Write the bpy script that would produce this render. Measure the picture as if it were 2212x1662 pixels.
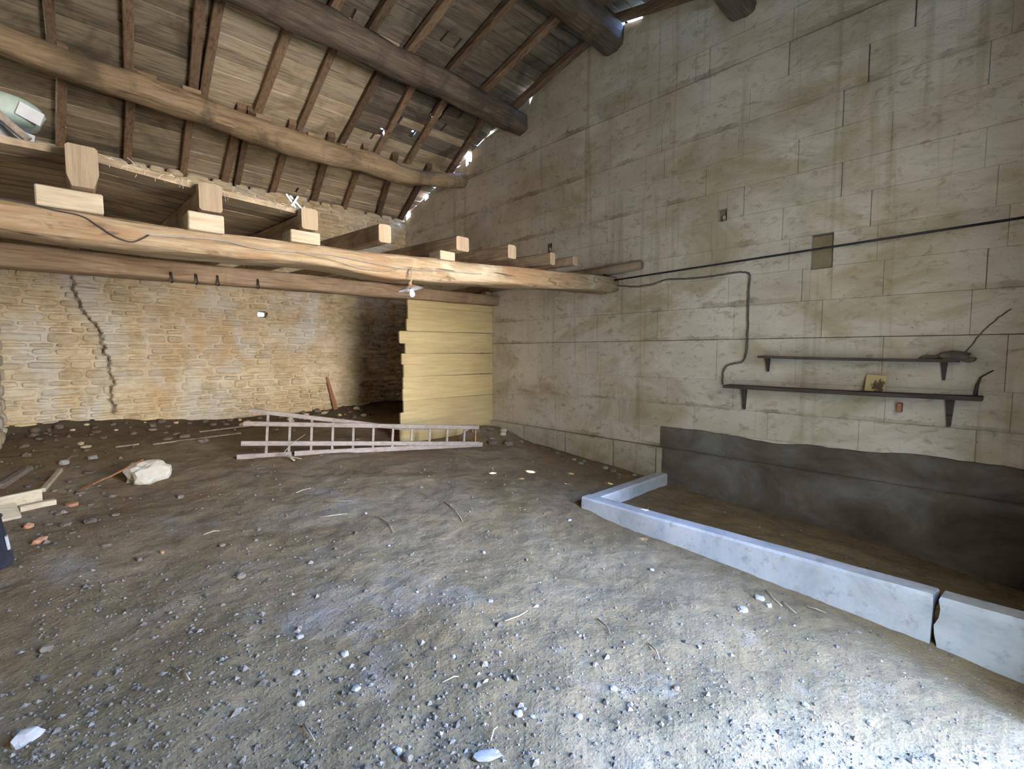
import bpy, bmesh, math, random
import numpy as np
from mathutils import Vector, noise as mnoise

# ------------------------------------------------------------------ scene, camera, sky, sun, exposure
scene = bpy.context.scene
C = scene.collection
for o in list(bpy.data.objects):
    bpy.data.objects.remove(o)

F, CX, CY = 1022.0, 1106.0, 831.0            # focal length and centre in pixels of the 2212 x 1662 frame
PITCH, YAW, EYE_Z = math.atan(71 / 1022), math.radians(43.377), 1.65
cam_d = bpy.data.cameras.new('camera')
cam = bpy.data.objects.new('camera', cam_d)
C.objects.link(cam)
cam.location = (0, 0, EYE_Z)
cam.rotation_euler = (math.pi / 2 - PITCH, 0, -YAW)
cam_d.sensor_fit = 'HORIZONTAL'
cam_d.sensor_width = 36.0
cam_d.lens = 36.0 * F / 2212.0
cam_d.clip_start = 0.02
cam_d.clip_end = 300
scene.camera = cam

SUN = Vector((0.0, 0.467, 0.882)).normalized()      # towards the sun
w = bpy.data.worlds.new('sky')
scene.world = w
w.use_nodes = True
nt = w.node_tree
nt.nodes.clear()
sky = nt.nodes.new('ShaderNodeTexSky')
sky.sky_type = 'NISHITA'
sky.sun_disc = False
sky.sun_elevation = math.asin(SUN.z)
sky.sun_rotation = math.atan2(SUN.x, SUN.y)
sky.air_density = 0.8
sky.dust_density = 0.0
sky.ozone_density = 3.0
bg = nt.nodes.new('ShaderNodeBackground')
bg.inputs['Strength'].default_value = 3.9
wo = nt.nodes.new('ShaderNodeOutputWorld')
tint = nt.nodes.new('ShaderNodeMix')
tint.data_type = 'RGBA'; tint.blend_type = 'MULTIPLY'; tint.inputs[0].default_value = 1.0
tint.inputs[7].default_value = (0.73, 0.93, 1.23, 1)          # deep clear blue of the day
nt.links.new(sky.outputs[0], tint.inputs[6])
nt.links.new(tint.outputs[2], bg.inputs[0])
nt.links.new(bg.outputs[0], wo.inputs[0])

sd = bpy.data.lights.new('sun', 'SUN')
sd.energy = 30.0
sd.color = (1.0, 0.95, 0.88)
sd.angle = math.radians(0.53)
so = bpy.data.objects.new('sun', sd)
C.objects.link(so)
so.rotation_euler = (-SUN).to_track_quat('-Z', 'Y').to_euler()

DOOR_X0, DOOR_X1, DOOR_H, FRONT_Y = 1.45, 3.0, 3.2, -0.25
pd_ = bpy.data.lights.new('doorway_portal', 'AREA')     # sampling guide for the sky seen through the doorway, gives no light itself
pd_.shape = 'RECTANGLE'
pd_.size, pd_.size_y = DOOR_X1 - DOOR_X0, DOOR_H
pd_.cycles.is_portal = True
po = bpy.data.objects.new('doorway_portal', pd_)
C.objects.link(po)
po.location = ((DOOR_X0 + DOOR_X1) / 2, FRONT_Y - 0.5, DOOR_H / 2)
po.rotation_euler = (math.pi / 2, 0, 0)

vs = scene.view_settings
vs.view_transform = 'Standard'
vs.look = 'None'
vs.exposure = 2.62
vs.gamma = 1.0
vs.use_curve_mapping = False
cy = scene.cycles
cy.max_bounces = 4
cy.diffuse_bounces = 4
cy.glossy_bounces = 2
cy.transmission_bounces = 4
cy.sample_clamp_indirect = 12.0
cy.use_denoising = True
cy.use_adaptive_sampling = True
cy.adaptive_threshold = 0.015
cy.time_limit = 900
cy.adaptive_min_samples = 12
cy.caustics_reflective = False
cy.caustics_refractive = False
try:
    cy.use_guiding = True; cy.use_surface_guiding = True; cy.guiding_training_samples = 48
except Exception:
    pass

# ------------------------------------------------------------------ measuring helpers (pixel ray met with a real plane of the room)
_th, _p = YAW, PITCH
FW = Vector((math.sin(_th) * math.cos(_p), math.cos(_th) * math.cos(_p), -math.sin(_p)))
RT = Vector((math.cos(_th), -math.sin(_th), 0))
UP = RT.cross(FW)
EYE = Vector((0, 0, EYE_Z))
def ray(x, y): return FW * F + RT * (x - CX) + UP * (CY - y)
def onX(x, y, X): d = ray(x, y); return EYE + d * (X / d.x)
def onY(x, y, Y): d = ray(x, y); return EYE + d * (Y / d.y)
def gplane(x, y): return 0.078 * y
def onG(x, y, dz=0.0):
    d = ray(x, y)
    t = (EYE_Z - dz) / (0.078 * d.y - d.z)
    return EYE + d * t
W, D, LX = 4.84, 8.10, -0.53
PART_Y = 5.58
U = 0.82
def uz(z): return U * z + 0.338

rnd = random.Random(7)
# ------------------------------------------------------------------ numpy noise
def vnoise(x, y, seed=0):
    xi = np.floor(x).astype(np.int64); yi = np.floor(y).astype(np.int64)
    xf = x - xi; yf = y - yi
    def h(a, b):
        n = (a * 374761393 + b * 668265263 + seed * 974634777) & 0xffffffff
        n = ((n ^ (n >> 13)) * 1274126177) & 0xffffffff
        return ((n ^ (n >> 16)) & 0xffff) / 65535.0
    u = xf * xf * (3 - 2 * xf); v = yf * yf * (3 - 2 * yf)
    return (h(xi, yi) * (1 - u) + h(xi + 1, yi) * u) * (1 - v) + (h(xi, yi + 1) * (1 - u) + h(xi + 1, yi + 1) * u) * v - 0.5
def fbm(x, y, sc, oct=4, seed=0):
    r = np.zeros_like(x); a = 1.0; f = 1.0 / sc
    for i in range(oct):
        r += a * vnoise(x * f, y * f, seed + i * 17); a *= 0.5; f *= 2.03
    return r

# ------------------------------------------------------------------ materials
class NT:
    def __init__(s, name):
        s.m = bpy.data.materials.new(name); s.m.use_nodes = True
        s.t = s.m.node_tree; s.b = s.t.nodes['Principled BSDF']
        s.geo = s.t.nodes.new('ShaderNodeNewGeometry')
    def n(s, typ, **kw):
        nd = s.t.nodes.new(typ)
        for k, v in kw.items():
            setattr(nd, k, v)
        return nd
    def l(s, a, b): s.t.links.new(a, b)
    def noise(s, scale, detail=4, rough=0.55, vec=(1, 1, 1), dist=0.0, src=None):
        mp = s.n('ShaderNodeMapping'); mp.inputs['Scale'].default_value = vec
        s.l(src or s.geo.outputs['Position'], mp.inputs['Vector'])
        nz = s.n('ShaderNodeTexNoise')
        nz.inputs['Scale'].default_value = scale; nz.inputs['Detail'].default_value = detail
        nz.inputs['Roughness'].default_value = rough; nz.inputs['Distortion'].default_value = dist
        s.l(mp.outputs[0], nz.inputs['Vector'])
        return nz.outputs['Fac']
    def ramp(s, fac, stops, interp='LINEAR'):
        r = s.n('ShaderNodeValToRGB'); r.color_ramp.interpolation = interp
        e = r.color_ramp.elements
        while len(e) < len(stops): e.new(0.5)
        for el, (p, c) in zip(e, stops):
            el.position = p
            el.color = tuple(c) + (1,) if isinstance(c, (tuple, list)) else (c, c, c, 1)
        s.l(fac, r.inputs[0])
        return r.outputs[0]
    def mix(s, fac, a, b, typ='MIX'):
        m = s.n('ShaderNodeMix', data_type='RGBA', blend_type=typ)
        for inp, v in ((m.inputs[0], fac), (m.inputs[6], a), (m.inputs[7], b)):
            if hasattr(v, 'is_linked'): s.l(v, inp)
            elif isinstance(v, (tuple, list)): inp.default_value = tuple(v) + (1,)
            else: inp.default_value = v
        return m.outputs[2]
    def rand(s, lo, hi, island=False):
        if island: f = s.geo.outputs['Random Per Island']
        else: f = s.n('ShaderNodeObjectInfo').outputs['Random']
        mr = s.n('ShaderNodeMapRange'); mr.inputs[3].default_value = lo; mr.inputs[4].default_value = hi
        s.l(f, mr.inputs[0]); return mr.outputs[0]
    def val(s, col, v):
        h = s.n('ShaderNodeHueSaturation'); s.l(col, h.inputs['Color']); s.l(v, h.inputs['Value']); return h.outputs[0]
    def bump(s, facs, rough=0.9, spec=0.25):
        last = None
        for fac, st, dist in facs:
            b = s.n('ShaderNodeBump'); b.inputs['Strength'].default_value = st; b.inputs['Distance'].default_value = dist
            s.l(fac, b.inputs['Height'])
            if last: s.l(last, b.inputs['Normal'])
            last = b.outputs[0]
        if last: s.l(last, s.b.inputs['Normal'])
        s.b.inputs['Roughness'].default_value = rough
        s.b.inputs['Specular IOR Level'].default_value = spec
    def done(s, col):
        if isinstance(col, (tuple, list)): s.b.inputs['Base Color'].default_value = tuple(col) + (1,)
        else: s.l(col, s.b.inputs['Base Color'])
        return s.m

def wood(name, dark, mid, light, axis='x', lo=0.75, hi=1.15, stain=None, fine=1.0, rough=0.85, bump=0.5):
    k = NT(name)
    v = {'x': (1, 14, 14), 'y': (14, 1, 14), 'z': (14, 14, 1)}[axis]
    v2 = {'x': (0.6, 4, 4), 'y': (4, 0.6, 4), 'z': (4, 4, 0.6)}[axis]
    g = k.noise(3.2 * fine, 4, 0.62, v, 0.3)
    b = k.noise(1.6, 3, 0.6, v2, 0.8)
    col = k.ramp(g, [(0.30, dark), (0.52, mid), (0.74, light)])
    col = k.mix(k.ramp(b, [(0.35, 0.0), (0.7, 0.55)]), col, k.mix(0.5, mid, light) if False else light)
    if stain:
        s = k.noise(2.1, 3, 0.65, (1, 1, 1), 0.6)
        col = k.mix(k.ramp(s, [(0.50, 0.0), (0.66, 0.75)]), col, stain)
    col = k.val(col, k.rand(lo, hi))
    k.bump([(g, bump, 0.014)], rough)
    return k.done(col)

MAT = {}
MAT['purlin'] = wood('purlin_wood', (0.15, 0.092, 0.045), (0.34, 0.225, 0.12), (0.48, 0.345, 0.20), 'x', 0.95, 1.05, (0.12, 0.085, 0.05))
MAT['purlin_dark'] = wood('dark_purlin_wood', (0.055, 0.04, 0.025), (0.14, 0.10, 0.065), (0.23, 0.175, 0.12), 'x', 0.9, 1.05, (0.07, 0.05, 0.035))
k = NT('tie_beam_wood')
g = k.noise(3.2, 4, 0.62, (1, 14, 14), 0.3)
pa = k.noise(1.15, 4, 0.62, (1, 2.5, 2.5), 1.0)
ck = k.noise(2.4, 3, 0.55, (0.5, 9, 9), 0.5)
kn = k.noise(4.2, 3, 0.6, (0.7, 1.6, 1.6), 1.4)
col = k.ramp(g, [(0.28, (0.155, 0.092, 0.042)), (0.5, (0.315, 0.215, 0.118)), (0.74, (0.43, 0.325, 0.195))])
col = k.mix(k.ramp(pa, [(0.40, 0.7), (0.50, 0.0)]), col, (0.27, 0.150, 0.068))
col = k.mix(k.ramp(pa, [(0.54, 0.0), (0.66, 0.8)]), col, (0.50, 0.405, 0.265))
col = k.mix(k.ramp(kn, [(0.30, 0.75), (0.38, 0.0)]), col, (0.105, 0.062, 0.032))
col = k.mix(k.ramp(ck, [(0.27, 0.85), (0.32, 0.0)]), col, (0.06, 0.035, 0.018))
k.bump([(g, 0.6, 0.014), (ck, 0.5, 0.02)], 0.85)
MAT['beam'] = k.done(col)
MAT['beam_back'] = wood('back_beam_wood', (0.16, 0.095, 0.048), (0.34, 0.22, 0.125), (0.43, 0.31, 0.19), 'x', 0.97, 1.03, (0.24, 0.14, 0.07))
MAT['joist'] = wood('joist_wood', (0.16, 0.095, 0.048), (0.34, 0.225, 0.13), (0.46, 0.33, 0.20), 'y', 0.85, 1.1, (0.16, 0.09, 0.05))
MAT['endgrain'] = wood('sawn_end_wood', (0.20, 0.132, 0.07), (0.295, 0.205, 0.118), (0.36, 0.265, 0.165), 'z', 0.95, 1.05)
MAT['block'] = wood('packing_block_wood', (0.29, 0.21, 0.115), (0.45, 0.345, 0.215), (0.52, 0.425, 0.29), 'x', 0.9, 1.08)
MAT['roofboard'] = wood('roof_board_wood', (0.24, 0.165, 0.09), (0.60, 0.46, 0.29), (0.70, 0.57, 0.39), 'x', 0.72, 1.15, (0.34, 0.245, 0.14), bump=0.35)
MAT['roofboard_grey'] = wood('grey_roof_board_wood', (0.085, 0.06, 0.037), (0.195, 0.15, 0.10), (0.29, 0.235, 0.165), 'x', 0.65, 1.2, (0.08, 0.06, 0.045), bump=0.35)
MAT['roofboard_worn'] = wood('worn_roof_board_wood', (0.12, 0.088, 0.05), (0.31, 0.235, 0.145), (0.43, 0.34, 0.22), 'x', 0.7, 1.2, (0.12, 0.09, 0.055), bump=0.35)
MAT['rafter'] = wood('rafter_wood', (0.11, 0.058, 0.03), (0.26, 0.155, 0.085), (0.38, 0.26, 0.16), 'y', 0.6, 1.2, None)
MAT['loftboard'] = wood('loft_board_wood', (0.16, 0.105, 0.055), (0.34, 0.235, 0.135), (0.50, 0.37, 0.23), 'x', 0.75, 1.15, (0.15, 0.10, 0.06))
MAT['ladder'] = wood('weathered_ladder_wood', (0.23, 0.17, 0.125), (0.35, 0.28, 0.22), (0.41, 0.345, 0.285), 'x', 0.94, 1.06, None, bump=0.2)
MAT['shelf'] = wood('dark_shelf_wood', (0.035, 0.026, 0.022), (0.075, 0.052, 0.04), (0.12, 0.085, 0.06), 'y', 0.85, 1.1, None)
MAT['redplank'] = wood('red_brown_wood', (0.20, 0.075, 0.03), (0.36, 0.15, 0.065), (0.44, 0.20, 0.10), 'z', 0.9, 1.1)
MAT['paleboard'] = wood('pale_board_wood', (0.36, 0.27, 0.15), (0.54, 0.43, 0.27), (0.62, 0.52, 0.36), 'x', 0.9, 1.1)
MAT['greyboard'] = wood('grey_board_wood', (0.16, 0.12, 0.08), (0.30, 0.235, 0.165), (0.40, 0.33, 0.25), 'y', 0.9, 1.1)

# yellow painted planks
k = NT('yellow_painted_wood')
g = k.noise(3.0, 5, 0.6, (1, 1, 10))
big = k.noise(1.3, 3, 0.5)
col = k.ramp(g, [(0.3, (0.50, 0.37, 0.165)), (0.6, (0.60, 0.455, 0.215)), (0.8, (0.66, 0.52, 0.27))])
col = k.mix(k.ramp(big, [(0.5, 0.0), (0.75, 0.45)]), col, (0.42, 0.29, 0.13))
k.bump([(g, 0.06, 0.008)], 0.6, 0.3)
MAT['yellow'] = k.done(k.val(col, k.rand(0.93, 1.05)))

# limewashed ashlar
def lime(name, lo, hi, tint):
    k = NT(name)
    a = k.noise(1.1, 4, 0.62, (1, 1, 1.6), 0.5)
    f = k.noise(9.0, 4, 0.66, (1, 1, 1.7), 0.6)
    streak = k.noise(2.6, 3, 0.6, (1, 3.2, 0.16), 0.2)
    patch = k.noise(0.75, 4, 0.62, (1, 1, 1.7), 1.1)
    pale = k.noise(0.62, 4, 0.6, (1, 1.3, 1), 0.8)
    col = k.ramp(a, [(0.28, (0.45, 0.375, 0.275)), (0.46, (0.61, 0.53, 0.42)), (0.66, (0.70, 0.635, 0.535))])
    col = k.mix(k.ramp(pale, [(0.50, 0.0), (0.64, 0.6)]), col, (0.76, 0.70, 0.62))
    col = k.mix(k.ramp(f, [(0.30, 0.55), (0.45, 0.0)]), col, (0.25, 0.175, 0.095))
    col = k.mix(k.ramp(streak, [(0.56, 0.0), (0.70, 0.5)]), col, (0.33, 0.26, 0.15))
    col = k.mix(k.ramp(patch, [(0.54, 0.0), (0.66, 0.6)]), col, (0.38, 0.31, 0.17))
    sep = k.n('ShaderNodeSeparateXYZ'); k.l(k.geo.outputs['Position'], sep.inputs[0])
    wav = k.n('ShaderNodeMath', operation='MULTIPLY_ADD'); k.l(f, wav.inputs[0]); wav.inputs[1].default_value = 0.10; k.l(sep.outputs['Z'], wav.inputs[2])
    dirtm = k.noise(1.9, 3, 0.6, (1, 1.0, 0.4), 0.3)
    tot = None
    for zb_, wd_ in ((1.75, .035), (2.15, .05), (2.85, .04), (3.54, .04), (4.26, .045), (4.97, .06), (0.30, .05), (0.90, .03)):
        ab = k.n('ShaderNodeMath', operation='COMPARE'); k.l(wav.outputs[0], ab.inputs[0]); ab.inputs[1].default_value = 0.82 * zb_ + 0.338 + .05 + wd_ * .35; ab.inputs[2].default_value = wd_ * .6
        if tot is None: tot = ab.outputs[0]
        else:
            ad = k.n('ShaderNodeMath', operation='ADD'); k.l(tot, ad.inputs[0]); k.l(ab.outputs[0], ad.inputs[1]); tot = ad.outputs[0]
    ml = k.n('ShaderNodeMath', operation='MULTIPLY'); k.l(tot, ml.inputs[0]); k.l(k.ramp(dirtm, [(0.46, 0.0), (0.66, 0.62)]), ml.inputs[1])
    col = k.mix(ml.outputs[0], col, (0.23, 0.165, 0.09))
    pits = k.noise(34, 3, 0.7, (1, 1, 1.3))
    col = k.mix(k.ramp(pits, [(0.27, 0.7), (0.34, 0.0)]), col, (0.13, 0.095, 0.06))
    col = k.mix(1.0, col, tint, 'MULTIPLY')
    k.bump([(f, 0.42, 0.022)], 0.93, 0.15)
    return k.done(k.val(col, k.rand(lo, hi)))
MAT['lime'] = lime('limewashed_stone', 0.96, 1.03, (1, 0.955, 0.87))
MAT['plinth'] = lime('plinth_stone', 0.9, 1.05, (0.86, 0.84, 0.72))

k = NT('earth_mortar')
a = k.noise(7, 6, 0.65)
k.bump([(a, 0.8, 0.02)], 0.95, 0.1)
MAT['mortar_dark'] = k.done(k.ramp(a, [(0.3, (0.12, 0.085, 0.05)), (0.7, (0.30, 0.225, 0.14))]))

def rub(name, island):
    k = NT(name)
    a = k.noise(6.0, 4, 0.65, (1, 1, 1.8), 0.4)
    big = k.noise(0.9, 4, 0.6, (1, 1, 0.55), 0.6)
    white = k.noise(1.5, 5, 0.62, (1, 1, 0.5), 0.4)
    fine = k.noise(30, 3, 0.7)
    col = k.ramp(a, [(0.28, (0.47, 0.335, 0.175)), (0.5, (0.67, 0.525, 0.315)), (0.72, (0.77, 0.645, 0.44))])
    col = k.mix(k.ramp(big, [(0.46, 0.0), (0.66, 0.6)]), col, (0.60, 0.40, 0.19))
    col = k.mix(k.ramp(white, [(0.50, 0.0), (0.64, 0.6)]), col, (0.74, 0.69, 0.61))
    if island is not None:
        col = k.val(col, k.rand(0.88, 1.10, island))
    k.bump([(a, 0.6, 0.03), (fine, 0.5, 0.006)], 0.94, 0.12)
    return k.done(col)
MAT['rubble'] = rub('rubble_limestone', False)
MAT['rubble_fill'] = rub('rubble_limestone_small', True)
MAT['rubble_mortar'] = rub('ochre_mortar', None)

# dirt floor
k = NT('packed_dirt')
a = k.noise(0.8, 4, 0.6, (1, 1, 1), 0.6)
b = k.noise(7, 4, 0.66)
c = k.noise(55, 3, 0.7)
w2 = k.noise(1.25, 4, 0.66, (1, 1, 1), 0.25)
col = k.ramp(a, [(0.30, (0.19, 0.128, 0.058)), (0.5, (0.262, 0.188, 0.098)), (0.70, (0.325, 0.25, 0.15))])
col = k.mix(k.ramp(b, [(0.34, 0.55), (0.52, 0.0)]), col, (0.165, 0.118, 0.066))
col = k.mix(k.ramp(w2, [(0.56, 0.0), (0.74, 0.45)]), col, (0.40, 0.37, 0.32))
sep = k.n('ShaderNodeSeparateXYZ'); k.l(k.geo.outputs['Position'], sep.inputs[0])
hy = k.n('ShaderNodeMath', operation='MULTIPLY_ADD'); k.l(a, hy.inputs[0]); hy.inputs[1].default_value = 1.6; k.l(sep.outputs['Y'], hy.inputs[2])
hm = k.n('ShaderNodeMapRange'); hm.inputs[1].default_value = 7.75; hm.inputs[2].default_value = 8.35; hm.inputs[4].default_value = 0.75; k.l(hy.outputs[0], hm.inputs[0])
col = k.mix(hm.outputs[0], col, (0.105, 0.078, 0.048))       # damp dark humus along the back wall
col = k.mix(k.ramp(c, [(0.30, 0.6), (0.42, 0.0)]), col, (0.12, 0.09, 0.06))
col = k.mix(k.ramp(c, [(0.68, 0.0), (0.78, 0.6)]), col, (0.55, 0.51, 0.45))
k.bump([(b, 0.6, 0.035), (c, 0.6, 0.010)], 0.95, 0.12)
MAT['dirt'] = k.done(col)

def simple(name, c1, c2, sc=8, bump=0.4, dist=0.01, rough=0.85, spec=0.2, lo=0.9, hi=1.1, island=False, vec=(1, 1, 1)):
    k = NT(name)
    a = k.noise(sc, 5, 0.62, vec, 0.3)
    f = k.noise(sc * 6, 4, 0.65)
    col = k.val(k.ramp(a, [(0.3, c1), (0.7, c2)]), k.rand(lo, hi, island))
    k.bump([(a, bump, dist), (f, bump * 0.6, dist * 0.25)], rough, spec)
    return k.done(col)
MAT['soil'] = simple('dark_soil', (0.10, 0.075, 0.05), (0.24, 0.185, 0.125), 9, 0.8, 0.03)
MAT['clod'] = simple('earth_crumbs', (0.17, 0.13, 0.09), (0.33, 0.28, 0.21), 40, 0.3, 0.004, lo=0.5, hi=1.25, island=True)
MAT['pebble'] = simple('pale_stone_chip', (0.36, 0.32, 0.26), (0.52, 0.48, 0.41), 20, 0.4, 0.006, lo=0.75, hi=1.1)
MAT['rock'] = simple('white_limestone', (0.48, 0.40, 0.27), (0.66, 0.60, 0.47), 6, 0.6, 0.02)
MAT['brownstone'] = simple('brown_stone', (0.13, 0.098, 0.062), (0.27, 0.21, 0.145), 10, 0.6, 0.015, lo=0.8, hi=1.2)
MAT['brick'] = simple('orange_brick', (0.46, 0.20, 0.09), (0.60, 0.32, 0.17), 14, 0.4, 0.006)
MAT['twig'] = simple('dry_twig', (0.28, 0.20, 0.12), (0.52, 0.42, 0.28), 20, 0.3, 0.003, lo=0.6, hi=1.15)
MAT['straw'] = simple('dry_straw', (0.55, 0.46, 0.28), (0.68, 0.60, 0.42), 20, 0.2, 0.002)
k = NT('trough_concrete')
a = k.noise(1.8, 6, 0.62, (1, 1, 1), 0.5); b = k.noise(16, 6, 0.68)
col = k.ramp(a, [(0.30, (0.34, 0.335, 0.315)), (0.5, (0.50, 0.50, 0.485)), (0.7, (0.60, 0.605, 0.595))])
col = k.mix(k.ramp(b, [(0.30, 0.55), (0.46, 0.0)]), col, (0.22, 0.20, 0.175))
st = k.noise(3.4, 5, 0.6, (1, 1, 0.3))
col = k.mix(k.ramp(st, [(0.58, 0.0), (0.70, 0.45)]), col, (0.30, 0.36, 0.40))
k.bump([(a, 0.3, 0.03), (b, 0.5, 0.008)], 0.85, 0.2)
MAT['concrete'] = k.done(col)
k = NT('grey_cement_render')
a = k.noise(1.6, 6, 0.62, (1, 1, 1.5), 0.6); b = k.noise(22, 6, 0.68)
col = k.ramp(a, [(0.32, (0.09, 0.068, 0.042)), (0.52, (0.16, 0.13, 0.092)), (0.7, (0.23, 0.205, 0.165))])
col = k.mix(k.ramp(b, [(0.30, 0.45), (0.44, 0.0)]), col, (0.12, 0.095, 0.07))
k.bump([(a, 0.3, 0.03), (b, 0.35, 0.006)], 0.9, 0.15)
MAT['cement'] = k.done(col)
MAT['tile'] = simple('tile_underside', (0.06, 0.04, 0.028), (0.13, 0.085, 0.06), 10, 0.4, 0.01)
MAT['iron'] = simple('dark_iron', (0.018, 0.014, 0.012), (0.05, 0.038, 0.03), 30, 0.3, 0.003, 0.55, 0.4)
MAT['cable'] = simple('dusty_cable', (0.09, 0.07, 0.05), (0.22, 0.18, 0.13), 40, 0.6, 0.004)
MAT['wire'] = simple('pale_wire', (0.26, 0.23, 0.19), (0.38, 0.345, 0.30), 30, 0.2, 0.002)
MAT['darkwire'] = simple('black_wire', (0.03, 0.028, 0.026), (0.07, 0.06, 0.055), 30, 0.2, 0.002, 0.6)
MAT['enamel'] = simple('white_enamel', (0.66, 0.67, 0.68), (0.80, 0.81, 0.82), 14, 0.05, 0.002, 0.35, 0.5)
MAT['enamel_top'] = simple('dusty_shade_top', (0.36, 0.27, 0.18), (0.52, 0.42, 0.31), 20, 0.3, 0.003)
MAT['socket'] = simple('brown_socket', (0.20, 0.12, 0.06), (0.34, 0.22, 0.12), 20, 0.2, 0.003, 0.6)
MAT['bulb'] = simple('frosted_bulb', (0.80, 0.82, 0.84), (0.88, 0.89, 0.90), 5, 0.0, 0.001, 0.15, 0.6)
MAT['blackplastic'] = simple('black_plastic', (0.02, 0.022, 0.026), (0.05, 0.054, 0.062), 5, 0.15, 0.01, 0.28, 0.6)
MAT['greensack'] = simple('green_sack', (0.28, 0.33, 0.24), (0.42, 0.46, 0.36), 5, 0.3, 0.02, 0.5, 0.4)
MAT['bluesack'] = simple('blue_sack', (0.06, 0.12, 0.42), (0.10, 0.18, 0.55), 5, 0.3, 0.02, 0.45, 0.4)
MAT['paper'] = simple('white_label', (0.42, 0.40, 0.36), (0.54, 0.52, 0.48), 12, 0.1, 0.003)
MAT['basket'] = simple('brown_wicker', (0.24, 0.11, 0.05), (0.40, 0.20, 0.10), 40, 0.6, 0.01)
MAT['outside'] = simple('pale_gravel', (0.62, 0.52, 0.375), (0.76, 0.66, 0.50), 3, 0.5, 0.02)
MAT['bounce_cut'] = simple('bounce_cut_dark', (0.05, 0.06, 0.025), (0.10, 0.11, 0.05), 3, 0.5, 0.02)  # dark tone of the added ground strip, limits bounced light
MAT['facade'] = simple('limestone_facade', (0.58, 0.485, 0.35), (0.70, 0.605, 0.465), 2, 0.4, 0.02)
MAT['blocker_dark'] = simple('light_blocker_dark', (0.12, 0.10, 0.075), (0.24, 0.205, 0.155), 2, 0.4, 0.02)  # kept dark so the added light blocker reflects little
MAT['patch'] = simple('brown_mud_fill', (0.20, 0.145, 0.075), (0.33, 0.25, 0.14), 8, 0.5, 0.02)
k = NT('yellowed_card')
tc = k.n('ShaderNodeTexCoord')
mp = k.n('ShaderNodeMapping'); k.l(tc.outputs['Generated'], mp.inputs[0])
mp.inputs['Location'].default_value = (0, -0.50, -0.42); mp.inputs['Scale'].default_value = (0.0, 1.5, 1.25)
gr = k.n('ShaderNodeTexGradient', gradient_type='SPHERICAL'); k.l(mp.outputs[0], gr.inputs[0])
nn = k.noise(6, 3, 0.6, (1, 1, 1), 0, tc.outputs['Generated'])
sm = k.n('ShaderNodeMath', operation='MULTIPLY'); k.l(gr.outputs['Fac'], sm.inputs[0]); k.l(nn, sm.inputs[1])
k.bump([], 0.6)
MAT['card'] = k.done(k.ramp(sm.outputs[0], [(0.22, (0.50, 0.36, 0.15)), (0.30, (0.10, 0.055, 0.025))]))

# ------------------------------------------------------------------ object helpers
def mesh(name, verts, faces, mats=None, smooth=False, midx=None):
    me = bpy.data.meshes.new(name)
    me.from_pydata([tuple(v) for v in verts], [], faces)
    for m in (mats if isinstance(mats, (list, tuple)) else [mats]):
        if m: me.materials.append(MAT[m])
    if midx is not None:
        me.polygons.foreach_set('material_index', midx)
    if smooth:
        me.polygons.foreach_set('use_smooth', [True] * len(me.polygons))
    me.update()
    return me
def link(name, me, parent=None, loc=None, rot=None, scale=None):
    o = bpy.data.objects.new(name, me)
    C.objects.link(o)
    if parent: o.parent = parent
    if loc is not None: o.location = loc
    if rot is not None: o.rotation_euler = rot
    if scale is not None: o.scale = scale
    return o
def tag(o, label, cat, group=None):
    o['label'] = label; o['category'] = cat
    if group: o['group'] = group
    return o
def struct(o): o['kind'] = 'structure'; return o
def empty(name, loc=(0, 0, 0)):
    o = bpy.data.objects.new(name, None); C.objects.link(o); o.location = loc; return o

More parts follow.
